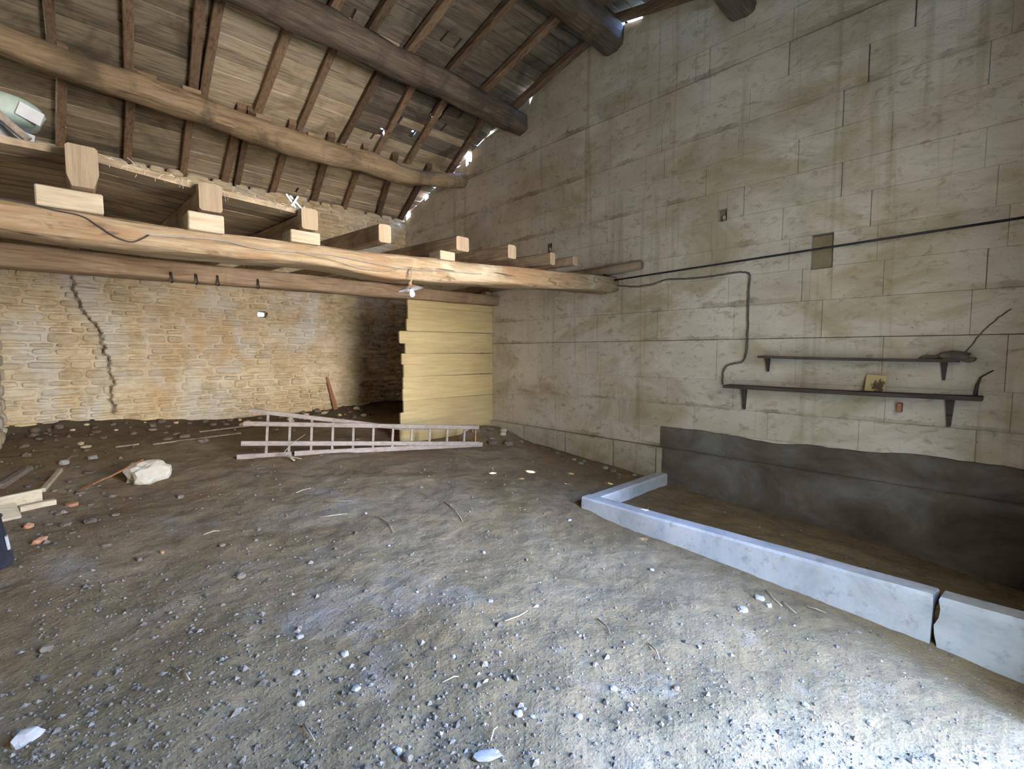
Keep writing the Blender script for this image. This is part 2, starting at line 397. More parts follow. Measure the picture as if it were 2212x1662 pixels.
class MB:
    def __init__(s): s.v = []; s.f = []; s.mi = []
    def add(s, verts, faces, mi=0):
        b = len(s.v); s.v += [tuple(v) for v in verts]; s.f += [tuple(i + b for i in f) for f in faces]; s.mi += [mi] * len(faces); return s
    def box(s, x0, x1, y0, y1, z0, z1, mi=0, ch=0.0):
        if ch <= 0:
            v = [(x, y, z) for x in (x0, x1) for y in (y0, y1) for z in (z0, z1)]
            return s.add(v, [(0, 1, 3, 2), (4, 6, 7, 5), (0, 4, 5, 1), (2, 3, 7, 6), (0, 2, 6, 4), (1, 5, 7, 3)], mi)
        bm = bmesh.new()
        bmesh.ops.create_cube(bm, size=1.0)
        for v in bm.verts:
            v.co = ((x0 + x1) / 2 + v.co.x * (x1 - x0), (y0 + y1) / 2 + v.co.y * (y1 - y0), (z0 + z1) / 2 + v.co.z * (z1 - z0))
        bmesh.ops.bevel(bm, geom=bm.edges[:], offset=ch, segments=1, affect='EDGES')
        bm.verts.index_update()
        r = s.add([v.co[:] for v in bm.verts], [[v.index for v in f.verts] for f in bm.faces], mi)
        bm.free(); return r
    def bar(s, a, b, wd, ht, up=(0, 0, 1), mi=0, ch=0.0, w2=None, h2=None):
        a = Vector(a); b = Vector(b); d = (b - a).normalized(); up = Vector(up)
        r = d.cross(up).normalized(); u = r.cross(d).normalized()
        w2 = w2 or wd; h2 = h2 or ht
        pts = []
        for p, ww, hh in ((a, wd, ht), (b, w2, h2)):
            if ch > 0:
                prof = [(-1, -1 + 2 * ch / hh), (-1 + 2 * ch / ww, -1), (1 - 2 * ch / ww, -1), (1, -1 + 2 * ch / hh), (1, 1 - 2 * ch / hh), (1 - 2 * ch / ww, 1), (-1 + 2 * ch / ww, 1), (-1, 1 - 2 * ch / hh)]
            else:
                prof = [(-1, -1), (1, -1), (1, 1), (-1, 1)]
            pts += [p + r * (x * ww / 2) + u * (y * hh / 2) for x, y in prof]
        n = len(pts) // 2
        fs = [tuple(range(n))[::-1], tuple(range(n, 2 * n))] + [(i, (i + 1) % n, n + (i + 1) % n, n + i) for i in range(n)]
        return s.add(pts, fs, mi)
    def tube(s, pts, r, sides=6, mi=0, caps=True):
        pts = [Vector(p) for p in pts]
        rr = r if isinstance(r, (list, tuple)) else [r] * len(pts)
        ring = []
        prev = None
        for i, p in enumerate(pts):
            d = (pts[min(i + 1, len(pts) - 1)] - pts[max(i - 1, 0)]).normalized()
            if prev is None:
                prev = d.cross(Vector((0.31, 0.22, 0.92))).normalized()
            a = (prev - d * prev.dot(d)).normalized(); prev = a
            b = d.cross(a)
            ring += [p + (a * math.cos(t) + b * math.sin(t)) * rr[i] for t in (2 * math.pi * j / sides for j in range(sides))]
        fs = []
        for i in range(len(pts) - 1):
            for j in range(sides):
                k2 = (j + 1) % sides
                fs.append((i * sides + j, i * sides + k2, (i + 1) * sides + k2, (i + 1) * sides + j))
        if caps:
            fs.append(tuple(range(sides))[::-1]); fs.append(tuple(range((len(pts) - 1) * sides, len(pts) * sides)))
        return s.add(ring, fs, mi)
    def lathe(s, prof, c, seg=20, mi=0, rot=None):
        vs_ = []
        for r, z in prof:
            for j in range(seg):
                t = 2 * math.pi * j / seg
                p = Vector((r * math.cos(t), r * math.sin(t), z))
                if rot: p = rot @ p
                vs_.append(Vector(c) + p)
        fs = []
        for i in range(len(prof) - 1):
            for j in range(seg):
                k2 = (j + 1) % seg
                fs.append((i * seg + j, i * seg + k2, (i + 1) * seg + k2, (i + 1) * seg + j))
        return s.add(vs_, fs, mi)
    def rock(s, c, size, seed, mi=0, sub=2, rough=0.25):
        bm = bmesh.new(); bmesh.ops.create_icosphere(bm, subdivisions=sub, radius=1.0)
        for v in bm.verts:
            n = mnoise.noise(v.co * 1.3 + Vector((seed * 3.1, seed * 1.7, 0))) + 0.5 * mnoise.noise(v.co * 3.1 + Vector((seed, 0, seed)))
            v.co = v.co * (1 + rough * n)
            for i in range(3):
                v.co[i] = math.copysign(abs(v.co[i]) ** 0.8, v.co[i])
            v.co = Vector((c[0] + v.co.x * size[0], c[1] + v.co.y * size[1], c[2] + v.co.z * size[2]))
        bm.verts.index_update()
        s.add([v.co[:] for v in bm.verts], [[v.index for v in f.verts] for f in bm.faces], mi); bm.free(); return s
    def build(s, name, mats, parent=None, smooth=False, loc=None, rot=None):
        o = link(name, mesh(name, s.v, s.f, mats, smooth, s.mi if isinstance(mats, (list, tuple)) and len(mats) > 1 else None), parent, loc, rot)
        return o

def lerp_pts(pts, t):
    if t <= pts[0][0]: return pts[0][1]
    for (a, va), (b, vb) in zip(pts, pts[1:]):
        if t <= b: return va + (vb - va) * (t - a) / (b - a)
    return pts[-1][1]

# ------------------------------------------------------------------ floor
def ground_z(x, y):
    """numpy or float height of the dirt floor"""
    x = np.asarray(x, float); y = np.asarray(y, float)
    z = 0.078 * y
    z = z + 0.035 * fbm(x, y, 1.1, 3, 3) + 0.017 * fbm(x, y, 0.26, 3, 9) + 0.007 * fbm(x, y, 0.07, 3, 19)
    bank = np.clip((y - (D - 0.95 + 0.35 * fbm(x, y, 0.9, 2, 5))) / 0.9, 0, 1)
    left = np.clip((1.6 - x) / 1.6, 0, 1)
    z = z + bank * bank * (0.02 + 0.16 * left + 0.05 * np.clip((x - 3.2) / 0.4, 0, 1))
    rub_ = np.clip(1 - np.hypot(x - 4.6, (y - 5.4) * 0.7) / 0.45, 0, 1)
    z = z + 0.13 * rub_
    heap = np.clip(1 - np.hypot((x + 0.45) * 1.4, (y - 6.2) * 0.45) / 0.75, 0, 1)
    z = z + 0.07 * heap
    rut = np.exp(-((x - (2.65 + 0.18 * np.sin(y * 2.2))) / 0.10) ** 2) * np.clip(1 - abs(y - 2.2) / 0.9, 0, 1)
    z = z - 0.035 * rut
    return z
def gz(x, y): return float(ground_z(x, y))
def seat(px, py, dz=0.0):
    """pixel -> point on the dirt floor"""
    z = dz
    for _ in range(3):
        p = onG(px, py, z)
        z = gz(p.x, p.y) - 0.078 * p.y + dz
    return p

def grid_mesh(name, xs, ys, zf, mat):
    X, Y = np.meshgrid(xs, ys)
    Z = zf(X, Y)
    n, m = X.shape
    verts = np.stack([X, Y, Z], -1).reshape(-1, 3)
    idx = np.arange(n * m).reshape(n, m)
    q = np.stack([idx[:-1, :-1], idx[:-1, 1:], idx[1:, 1:], idx[1:, :-1]], -1).reshape(-1, 4)
    me = bpy.data.meshes.new(name)
    me.vertices.add(len(verts)); me.vertices.foreach_set('co', verts.ravel())
    me.loops.add(q.size); me.loops.foreach_set('vertex_index', q.ravel())
    me.polygons.add(len(q)); me.polygons.foreach_set('loop_start', np.arange(0, q.size, 4))
    me.polygons.foreach_set('use_smooth', np.ones(len(q), bool))
    me.materials.append(MAT[mat]); me.update(calc_edges=True); me.validate()
    return me
ys_ = np.concatenate([np.arange(-0.5, 3.2, 0.018), np.arange(3.2, D + 0.08, 0.03)])
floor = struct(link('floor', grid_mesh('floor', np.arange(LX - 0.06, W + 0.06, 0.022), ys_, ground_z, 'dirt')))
floor['label'] = 'uneven packed dirt floor sloping up to the back of the barn'
out = struct(link('ground_outside', mesh('ground_outside', [(-60, -70, -0.16), (60, -70, -0.16), (60, 70, -0.16), (-60, 70, -0.16)], [(0, 1, 2, 3)], 'outside')))
out['label'] = 'sunlit pale gravel yard outside the doorway'
gs = struct(link('ground_bounce_cut', mesh('ground_bounce_cut', [(-20, -4.6, -0.15), (20, -4.6, -0.15), (20, -0.96, -0.15), (-20, -0.96, -0.15)], [(0, 1, 2, 3)], 'bounce_cut')))  # added out of view, lowers the daylight bounced up to the ridge
gs['label'] = 'added unseen dark ground strip before the barn that cuts bounced daylight'
def shell(name, x0, x1, y0, y1, h, mat, label):
    v_ = [(x, y, z) for x in (x0, x1) for y in (y0, y1) for z in (-0.16, h)]
    ym = (y0 + y1) / 2
    v_ += [(x0 - .3, ym, h + (y1 - y0) * .22), (x1 + .3, ym, h + (y1 - y0) * .22)]
    f_ = [(0, 1, 3, 2), (4, 6, 7, 5), (0, 4, 5, 1), (2, 3, 7, 6), (1, 5, 9, 8), (3, 8, 9, 7), (1, 8, 3), (5, 7, 9)]
    o_ = struct(link(name, mesh(name, v_, f_, mat))); o_['label'] = label
    return o_
shell('house_outside', -14, 16, -24, -15, 7.4, 'facade', 'sunlit limestone farmhouse across the yard')
shell('added_light_blocker', -6.0, 0.3, -7.0, -0.97, 5.2, 'blocker_dark', 'added unseen tall block beside the doorway that stops sideways daylight')  # added out of view to block slanting daylight from the gable wall

# ------------------------------------------------------------------ roof line
ZR = [(-1.1, uz(4.95)), (2.36 * U, uz(5.98)), (4.15 * U, uz(6.32)), (6.0 * U, uz(5.92)), (7.65 * U, uz(5.36)), (9.9 * U, uz(4.72)), (10.4 * U, uz(4.58))]
def zr(y): return lerp_pts(ZR, y)
WT = [(-0.6, uz(5.0)), (1.86 * U, uz(5.62)), (2.16 * U, uz(5.69)), (2.98 * U, uz(5.87)), (4.18 * U, uz(6.10)), (5.33 * U, uz(5.90)), (6.76 * U, uz(5.60)), (7.65 * U, uz(5.22)), (9.05 * U, uz(4.86)), (9.9 * U, uz(4.6))]
GAPS = [(3.02, 3.28, 0.10), (2.03, 2.07, 0.06), (1.74, 1.80, 0.10), (4.66, 4.77, 0.17), (6.06, 6.20, 0.14), (6.52, 6.56, 0.12), (7.30, 7.40, 0.06), (7.90, 8.04, 0.09)]
def wall_top(y):
    z = zr(y) - 0.001
    for a, b, d in GAPS:
        if a < y < b: z -= d
    return z

# ------------------------------------------------------------------ right gable wall of limewashed blocks
core = MB()
yy = -0.6
ycuts = sorted(set([round(-0.6 + 0.1 * i, 3) for i in range(90)] + [g0 for g in GAPS for g0 in g[:2]]))
ycuts = [y for y in ycuts if y <= D + 0.3]
for a, b in zip(ycuts, ycuts[1:]):
    m_ = (a + b) / 2
    core.box(W + 0.05, W + 0.16, a, b, -0.3, wall_top(m_) - 0.02)
wall_right = struct(core.build('wall_right', 'mortar_dark'))
wall_right['label'] = 'tall gable wall of limewashed stone blocks'

COURSES = [uz(z) for z in (0.30, 0.58, 0.90, 1.25, 1.75, 2.15, 2.5, 2.85, 3.2, 3.54, 3.9, 4.26, 4.62, 4.97, 5.30, 5.65, 6.0, 6.35)]
def pY(px, py): return onX(px, py, W).y
VOIDS = []     # real recesses in the wall: (y0, y1, z0, z1)
def void_px(x0, y0, x1, y1):
    a = onX(x0, y0, W); b = onX(x1, y1, W)
    VOIDS.append((min(a.y, b.y), max(a.y, b.y), min(a.z, b.z), max(a.z, b.z)))
void_px(1754, 512, 1798, 578)       # brown filled niche
void_px(1551, 454, 1570, 476)
void_px(1178, 527, 1192, 543)
# joints measured on the photograph: course index -> list of (y, width)
FORCED = {}
def joint(px, py, wd=0.012):
    p = onX(px, py, W)
    for i in range(len(COURSES) - 1):
        if COURSES[i] <= p.z < COURSES[i + 1]:
            FORCED.setdefault(i, []).append((p.y, wd * .32))
for j in ((1878, 125, .022), (1979, 20, .024), (1704, 140, .016), (1822, 235, .014), (1725, 325, .01), (1818, 400, .012), (1607, 440, .012), (1882, 440, .012),
          (1436, 325, .012), (1525, 395, .008), (1337, 780, .008), (1337, 870, .012), (1500, 880, .006), (1265, 790, .006), (1290, 800, .006), (1180, 860, .006),
          (1690, 500, .008), (1733, 600, .012), (1775, 690, .010), (2130, 610, .01), (1548, 770, .01), (1100, 860, .006), (1290, 690, .008), (1420, 700, .006),
          (1462, 165, .01), (1534, 110, .014), (1503, 150, .012), (1430, 270, .01), (1350, 190, .008)):
    joint(*j)
def block_mesh(y0, y1, zb0, zb1, zt0, zt1, xf, depth=0.12, bev=0.0022, seed=0):
    """a block facing -X; outline quad (y0,zb0) (y1,zb1) (y1,zt1) (y0,zt0) with a bevelled, slightly uneven front"""
    r = random.Random(seed)
    q = [(y0, zb0), (y1, zb1), (y1, zt1), (y0, zt0)]
    pts = []
    for i in range(4):
        a, b = q[i], q[(i + 1) % 4]
        for t in (0.0, 0.5):
            pts.append((a[0] + (b[0] - a[0]) * t, a[1] + (b[1] - a[1]) * t))
    cy_, cz_ = sum(p[0] for p in pts) / 8, sum(p[1] for p in pts) / 8
    V = []
    for p in pts: V.append((xf + depth, p[0], p[1]))
    for p in pts: V.append((xf + 0.003, p[0], p[1]))
    for p in pts:
        L = math.hypot(p[0] - cy_, p[1] - cz_) + 1e-6
        k_ = bev * r.uniform(0.7, 1.8) / L
        V.append((xf + r.uniform(-0.0015, 0.0015), p[0] + (cy_ - p[0]) * k_, p[1] + (cz_ - p[1]) * k_))
    V.append((xf - r.uniform(0.0, 0.006), cy_, cz_))
    Fs = []
    for i in range(8):
        j = (i + 1) % 8
        Fs.append((i, 8 + i, 8 + j, j)); Fs.append((8 + i, 16 + i, 16 + j, 8 + j)); Fs.append((16 + i, 24, 16 + j))
    return V, Fs
def cut(rects, v):
    outr = []
    for (a, b, c, d) in rects:
        if v[1] <= a or v[0] >= b or v[3] <= c or v[2] >= d: outr.append((a, b, c, d)); continue
        if v[0] > a + .02: outr.append((a, v[0], c, d))
        if v[1] < b - .02: outr.append((v[1], b, c, d))
        m0, m1 = max(a, v[0]), min(b, v[1])
        if v[2] > c + .02: outr.append((m0, m1, c, v[2]))
        if v[3] < d - .02: outr.append((m0, m1, v[3], d))
    return outr
r3 = random.Random(21)
bi = 0
BED = {4: 0.0025, 5: 0.0008, 9: 0.0008, 13: 0.003, 11: 0.001, 14: 0.0015}
for ci in range(len(COURSES) - 1):
    z0, z1 = COURSES[ci], COURSES[ci + 1]
    forced = sorted(FORCED.get(ci, []))
    js = [(-0.62, 0.002)]
    y = -0.62
    tgt = D + 0.25
    fl = forced + [(tgt, 0.006)]
    for fy, fw_ in fl:
        span = fy - js[-1][0]
        n = max(1, round(span / r3.uniform(0.62, 0.85)))
        a = js[-1][0]
        for i in range(1, n):
            js.append((a + span * i / n + r3.uniform(-.07, .07) * (span / n), r3.uniform(0.0005, 0.002)))
        js.append((fy, fw_))
    for (a, wa), (b, wb) in zip(js, js[1:]):
        rects = [(a + wa / 2, b - wb / 2, z0 + BED.get(ci, 0.0003), z1 - BED.get(ci + 1, 0.0003))]
        for v in VOIDS: rects = cut(rects, v)
        for (ra, rb, rc, rd) in rects:
            segs = [ra, rb]
            if rd > wall_top(ra) - .02 or rd > wall_top(rb) - .02 or rd > wall_top((ra + rb) / 2) - .02:
                segs = [ra] + [g0 for g in GAPS for g0 in g[:2] if ra + .03 < g0 < rb - .03] + [rb]
                segs = sorted(segs)
            for sa, sb in zip(segs, segs[1:]):
                ta, tb = min(rd, wall_top(sa + .002)), min(rd, wall_top(sb - .002))
                if max(ta, tb) < rc + 0.04: continue
                ta, tb = max(ta, rc + .012), max(tb, rc + .012)
                bi += 1
                V, Fs = block_mesh(sa, sb, rc, rc, ta, tb, W + r3.uniform(-0.002, 0.002), seed=bi)
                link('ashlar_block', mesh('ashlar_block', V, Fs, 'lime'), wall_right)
# brown fill at the back of the niche
v = VOIDS[0]
nf = MB(); nf.box(W + 0.028, W + 0.08, v[0] - .004, v[1] + .004, v[2] - .004, v[3] + .004, ch=0.004)
nfo = nf.build('niche_fill', 'patch', wall_right)
# small stones sitting in the putlog holes
for vi, v in enumerate(VOIDS[1:3]):
    m_ = MB(); m_.rock((W + 0.045, (v[0] + v[1]) / 2 - .008, v[2] + .035), (.03, .026, .036), vi + 3, sub=1)
    m_.build('hole_stone', 'lime', wall_right)
# plinth
py_, k2 = -0.62, 0
pj = sorted([pY(1135, 945), pY(1225, 962), pY(1328, 985), pY(1420, 1000)] + [1.9, 1.1, 0.3, -0.62, 6.0, 6.7, 7.4, D + .2])
for a, b in zip(pj, pj[1:]):
    k2 += 1
    V, Fs = block_mesh(a + .006, b - .006, -0.25, -0.25, uz(0.30) - .004, uz(0.30) - .004, W - 0.045, depth=0.2, bev=0.012, seed=900 + k2)
    link('plinth_block', mesh('plinth_block', V, Fs, 'plinth'), wall_right)
# grey cement dado above the trough, ragged top edge, a skin 12 mm thick
ys2 = np.linspace(-0.6, 2.68, 44)
top = np.array([uz(0.575) + 0.02 * math.sin(y * 3.1) + 0.03 * float(fbm(np.array([y]), np.array([0.3]), 0.25, 4, 4)[0]) + 0.02 * (1 - y / 2.7) for y in ys2])
V = []; Fs = []
for y, t in zip(ys2, top):
    V += [(W - .014, y, uz(0.30) - .002), (W - .014, y, t - .012), (W + .01, y, t)]
for i in range(len(ys2) - 1):
    a = i * 3; Fs += [(a, a + 3, a + 4, a + 1), (a + 1, a + 4, a + 5, a + 2)]
Fs += [(len(V) - 3, len(V) - 1, len(V) - 2)]
link('cement_dado', mesh('cement_dado', V, Fs, 'cement'), wall_right)
m_ = MB()
m_.box(W - .075, W - .04, -0.6, 2.62, -0.2, uz(0.30) + .004, ch=0.012)
m_.build('cement_skirting', 'cement', wall_right)

# ------------------------------------------------------------------ back wall of rubble
HOLE = onY(568, 679, D)
CRK = [(onY(px, py, D).x, onY(px, py, D).z) for px, py in ((240, 885), (236, 850), (241, 815), (230, 780), (212, 730), (205, 700), (170, 660), (160, 628), (150, 590))]
CRK = sorted(CRK, key=lambda t: t[1])
def crack_x(z): return lerp_pts([(b, a) for a, b in CRK], z) + .05 * mnoise.noise(Vector((z * 8.0, 3.3, 0))) + .03 * mnoise.noise(Vector((z * 23.0, 7.3, 0)))
nx, nz = 480, 250
xs = np.linspace(LX - 0.1, W + 0.15, nx); zs = np.linspace(-0.1, uz(4.60), nz)
X, Z = np.meshgrid(xs, zs)
Yw = D + 0.005 + 0.022 * fbm(X, Z, 0.6, 3, 31) + 0.034 * fbm(X, Z, 0.10, 3, 37)
cxv = np.vectorize(crack_x)(Z)
ncr = cxv
Yw += np.where((Z > CRK[0][1] - .05) & (Z < CRK[-1][1] + .1), 0.13 * np.exp(-((X - ncr) / 0.017) ** 2), 0)
topw = uz(4.60) + 0.06 * fbm(X, X * 0, 0.25, 3, 8)
Z2 = np.minimum(Z, topw)
hole_r = np.hypot((X - HOLE.x) / 0.062, (Z - HOLE.z) / 0.045)
verts = np.stack([X, Yw, Z2], -1).reshape(-1, 3)
idx = np.arange(nx * nz).reshape(nz, nx)
q = np.stack([idx[:-1, :-1], idx[:-1, 1:], idx[1:, 1:], idx[1:, :-1]], -1).reshape(-1, 4)
hr = np.minimum.reduce([hole_r[:-1, :-1], hole_r[:-1, 1:], hole_r[1:, 1:], hole_r[1:, :-1]]).reshape(-1)
q = q[hr > 1.0]
wall_back = struct(link('wall_back', mesh('wall_back', verts.tolist(), q.tolist(), 'rubble_mortar', True)))
wall_back['label'] = 'ochre rubble stone wall at the back of the barn'
# outer skin that closes the wall, leaving the hole open
m_ = MB()
hx0, hx1, hz0, hz1 = HOLE.x - .045, HOLE.x + .05, HOLE.z - .03, HOLE.z + .035
y0, y1 = D + 0.11, D + 0.2
TZ_ = zr(D + .15) + .02
m_.box(LX - .2, hx0, y0, y1, -.3, TZ_); m_.box(hx1, W + .2, y0, y1, -.3, TZ_)
m_.box(hx0, hx1, y0, y1, -.3, hz0); m_.box(hx0, hx1, y0, y1, hz1, TZ_)
m_.build('outer_skin', 'mortar_dark', wall_back)

stone_var = []
for s_ in range(16):
    r = random.Random(100 + s_)
    n = 9
    o_, i_ = [], []
    for j in range(n):
        t = 2 * math.pi * j / n + r.uniform(-.12, .12)
        c_, sn = math.cos(t), math.sin(t)
        x = math.copysign(abs(c_) ** 0.45, c_) * r.uniform(.9, 1.0); z = math.copysign(abs(sn) ** 0.5, sn) * r.uniform(.86, 1.0)
        o_.append((x * .5, z * .5))
    V = [(x, 0.5, z) for x, z in o_] + [(x * .98, 0.0, z * .97) for x, z in o_] + [(x * .86, -0.42 + r.uniform(-.08, .08), z * .78) for x, z in o_] + [(r.uniform(-.1, .1), -0.55, r.uniform(-.1, .1))]
    Fs = []
    for j in range(n):
        k_ = (j + 1) % n
        Fs += [(j, n + j, n + k_, k_), (n + j, 2 * n + j, 2 * n + k_, n + k_), (2 * n + j, 3 * n, 2 * n + k_)]
    Fs = [f[::-1] for f in Fs]
    stone_var.append((V, Fs, mesh('rubble_stone', V, Fs, 'rubble', True)))
r4 = random.Random(77)
cands = []
z = 0.30
while z < uz(4.58):
    h = r4.choice([0.06, 0.07, 0.08, 0.095, 0.11, 0.13]) * (1.0 if z > 0.8 else 1.12)
    x = LX - 0.05 - r4.uniform(0, .2)
    while x < W + 0.02:
        ww = r4.uniform(0.9, 3.4) * h + r4.uniform(.03, .10)
        cx_ = crack_x(z + h / 2)
        if CRK[0][1] - .1 < z < CRK[-1][1] + .1:
            if x < cx_ < x + ww:
                ww = cx_ - x - 0.003
                if ww < .03: x = cx_ + 0.014; continue
            elif abs(x - cx_) < .03: x = cx_ + 0.006
        if ww > .05:
            hh = h * r4.uniform(.8, 1.08)
            cx2, cz2 = x + ww / 2, z + h / 2 + r4.uniform(-.006, .006)
            if math.hypot((cx2 - HOLE.x) / (ww / 2 + .06), (cz2 - HOLE.z) / (hh / 2 + .05)) > 1.0:
                cands.append((cx2, cz2, ww * 0.97, hh * 0.93, r4.randrange(16), r4.uniform(-.03, .03), r4.random()))
        x += ww + r4.uniform(0.002, 0.012)
    z += h
vis = [c for c in cands if LX < c[0] < 3.78 and c[1] < 2.45 and c[1] > 0.5]
vis.sort(key=lambda c: -c[2] * c[3])
picked = set(id(c) for c in vis[:300])
fill = MB()
def stone_depth(c): return 0.045 + 0.03 * c[6]
for c in cands:
    if id(c) in picked:
        link('rubble_stone', stone_var[c[4]][2], wall_back, (c[0], D - 0.000 + 0.012 * (c[6] - .5), c[1]), (0, c[5], 0), (c[2], stone_depth(c), c[3]))
    else:
        ca, sa = math.cos(c[5]), math.sin(c[5])
        V = []
        for (vx, vy, vz) in stone_var[c[4]][0]:
            X_, Z_ = vx * c[2], vz * c[3]
            V.append((c[0] + X_ * ca + Z_ * sa, D + 0.012 * (c[6] - .5) + vy * stone_depth(c), c[1] - X_ * sa + Z_ * ca))
        fill.add(V, stone_var[c[4]][1])
fo = fill.build('rubble_stone_fill', 'rubble_fill', wall_back, True)
fo['kind'] = 'stuff'

# ------------------------------------------------------------------ left wall, front wall with the doorway
m_ = MB()
nseg = 40
for i in range(nseg):
    a = -0.6 + (D + .9) * i / nseg; b = -0.6 + (D + .9) * (i + 1) / nseg
    m_.box(LX - 0.3, LX - 0.02, a, b, -.3, zr((a + b) / 2) - .03)
wl = struct(m_.build('wall_left', 'lime'))
wl['label'] = 'pale stone side wall at the left edge'
r5 = random.Random(5)
for z0 in np.arange(0.45, 2.2, 0.17):
    for y0 in np.arange(5.2 + r5.uniform(0, .3), D, 0.42):
        V, Fs = stone_var[r5.randrange(16)][:2]
        Vn = [(LX - .015 + vy * .05, y0 + .2 + vx * .40, z0 + .08 + vz * .155) for vx, vy, vz in V]
        Vn = [(-(x_ - LX) + LX - .03, y_, z_) for x_, y_, z_ in Vn]
        link('wall_stone', mesh('wall_stone', Vn, [f[::-1] for f in Fs], 'lime', True), wl)
m_ = MB()
ft = zr(FRONT_Y) - 0.03
m_.box(LX - .3, DOOR_X0, FRONT_Y - .7, FRONT_Y, -.3, ft)
m_.box(DOOR_X1, W + .16, FRONT_Y - .7, FRONT_Y, -.3, ft)
m_.box(DOOR_X0, DOOR_X1, FRONT_Y - .7, FRONT_Y, DOOR_H, ft)
wf = struct(m_.build('wall_front', 'lime'))
wf['label'] = 'front wall with the open doorway that lets the daylight in'

# ------------------------------------------------------------------ roof: tile layer with small holes, boards, rafters
SPOTS = [onG(1063, 1022), onG(1143, 1017)]
def roof_hit(p):
    t = 0.0
    while t < 12:
        q_ = p + SUN * t
        if q_.z >= zr(q_.y): return q_
        t += 0.004
    return q_
HOLES = []
for p in SPOTS:
    h_ = roof_hit(p); HOLES.append((h_.x, h_.y, 0.028))
rows = []                      # boards, from the back eave up to the ridge and a little down the front slope
r6 = random.Random(12)
y = D + 0.32
RIDGE = 4.15 * U
while y > RIDGE + 0.05:
    wd = r6.uniform(0.125, 0.175)
    y2 = max(y - wd, RIDGE)
    rows.append((y2, y)); y = y2
y = RIDGE
while y > 0.6:
    wd = r6.uniform(0.13, 0.18); rows.append((y - wd, y)); y -= wd
PINS = []
def roof_px(px, py):
    d = ray(px, py); t = 0
    while EYE_Z + d.z * t < zr(d.y * t): t += 2e-5
    return d.x * t, d.y * t
for px, py in ((759, 32), (873, 87), (955, 83), (982, 100), (1005, 115), (945, 224), (966, 231), (928, 246), (950, 253), (1041, 263), (955, 279), (913, 288), (803, 296), (1013, 317), (640, 412), (692, 164), (1000, 243), (862, 262)):
    x_, y_ = roof_px(px, py)
    if x_ < W - .08: PINS.append((x_, y_)); HOLES.append((x_, y_, 0.008))
for px, py in ((1380, 54), (1616, 19)):
    d = ray(px, py); t = 0
    while EYE_Z + d.z * t < zr(d.y * t): t += 2e-5
    HOLES.append((min(d.x * t, W - .06), d.y * t, 0.012))
xb = sorted(set([LX - .25, W + .03] + [h[0] - h[2] for h in HOLES] + [h[0] + h[2] for h in HOLES]))
yb = sorted(set([y_ for y_, _ in ZR] + [h[1] - h[2] for h in HOLES] + [h[1] + h[2] for h in HOLES]))
V = []; Fs = []
for t_ in (0.030, 0.055):
    for y_ in yb:
        for x_ in xb: V.append((x_, y_, zr(y_) + t_))
nxb, nyb = len(xb), len(yb)
for lay in (0, 1):
    o_ = lay * nxb * nyb
    for j in range(nyb - 1):
        ym = (yb[j] + yb[j + 1]) / 2
        for i in range(nxb - 1):
            xm = (xb[i] + xb[i + 1]) / 2
            if any(abs(xm - h[0]) < h[2] and abs(ym - h[1]) < h[2] for h in HOLES): continue
            f = (o_ + j * nxb + i, o_ + j * nxb + i + 1, o_ + (j + 1) * nxb + i + 1, o_ + (j + 1) * nxb + i)
            Fs.append(f)
ceiling = struct(link('ceiling', mesh('ceiling', V, Fs, 'tile')))
ceiling['label'] = 'dark underside of the pitched tile roof above the boards'
LP_Y, UP_Y, FP_Y = 7.65 * U, 6.0 * U, 2.36 * U
BJ = (onY(440, 200, LP_Y).x, onY(762, 320, LP_Y).x)
big_holes = HOLES[:2]
for (ya, yb_) in rows:
    if yb_ <= UP_Y + .05:
        cuts = [LX - .2, r6.uniform(0.4, 1.6), r6.uniform(2.2, 3.4), W + r6.uniform(-.01, .025)]
    else:                      # below the middle purlin the boards butt on the same rafters, tan ones in the centre
        cuts = [LX - .2, BJ[0], BJ[1], W + r6.uniform(-.01, .025)]
    for h in big_holes:
        if ya - .02 < h[1] < yb_ + .02:
            cuts.append(h[0])
    pinx = [h[0] for h in PINS if ya <= h[1] < yb_ and all(abs(h[0] - c_) > .1 for c_ in cuts)]
    cuts += pinx
    cuts.sort()
    for a, b in zip(cuts, cuts[1:]):
        g0 = 0.034 if any(abs(a - h[0]) < 1e-6 for h in big_holes) else 0.016 if a in pinx else 0.002
        g1 = 0.034 if any(abs(b - h[0]) < 1e-6 for h in big_holes) else 0.016 if b in pinx else 0.002
        if b - a < .03 + g0 + g1: continue
        gp = r6.uniform(0.004, 0.008); dz = r6.uniform(-.006, .005); sg = r6.uniform(-.006, .006)
        y0_, y1_ = ya + gp, yb_ - gp
        V = []
        for x_, e in ((a + g0, 0), ((a + b) / 2, sg), (b - g1, 0)):
            for y_ in (y0_, y1_):
                for tz in (0.0, 0.024):
                    V.append((x_, y_, zr(y_) + tz + dz + e - (0.006 if False else 0)))
        Fs = []
        for s_ in (0, 4):
            Fs += [(s_, s_ + 4, s_ + 6, s_ + 2), (s_ + 1, s_ + 3, s_ + 7, s_ + 5), (s_, s_ + 1, s_ + 5, s_ + 4), (s_ + 2, s_ + 6, s_ + 7, s_ + 3)]
        Fs += [(0, 2, 3, 1), (8, 9, 11, 10)]
        tan = yb_ > UP_Y + .17 and (a >= BJ[0] - .01 and b <= BJ[1] + .01 or (yb_ > LP_Y + .2 and a > BJ[0] - .01) or (yb_ > UP_Y + .4 and r6.random() < .15))
        link('roof_board', mesh('roof_board', V, Fs, 'roofboard' if tan else 'roofboard_worn' if (yb_ > UP_Y + .05 and b <= BJ[0] + .01) else 'roofboard_grey'), ceiling)

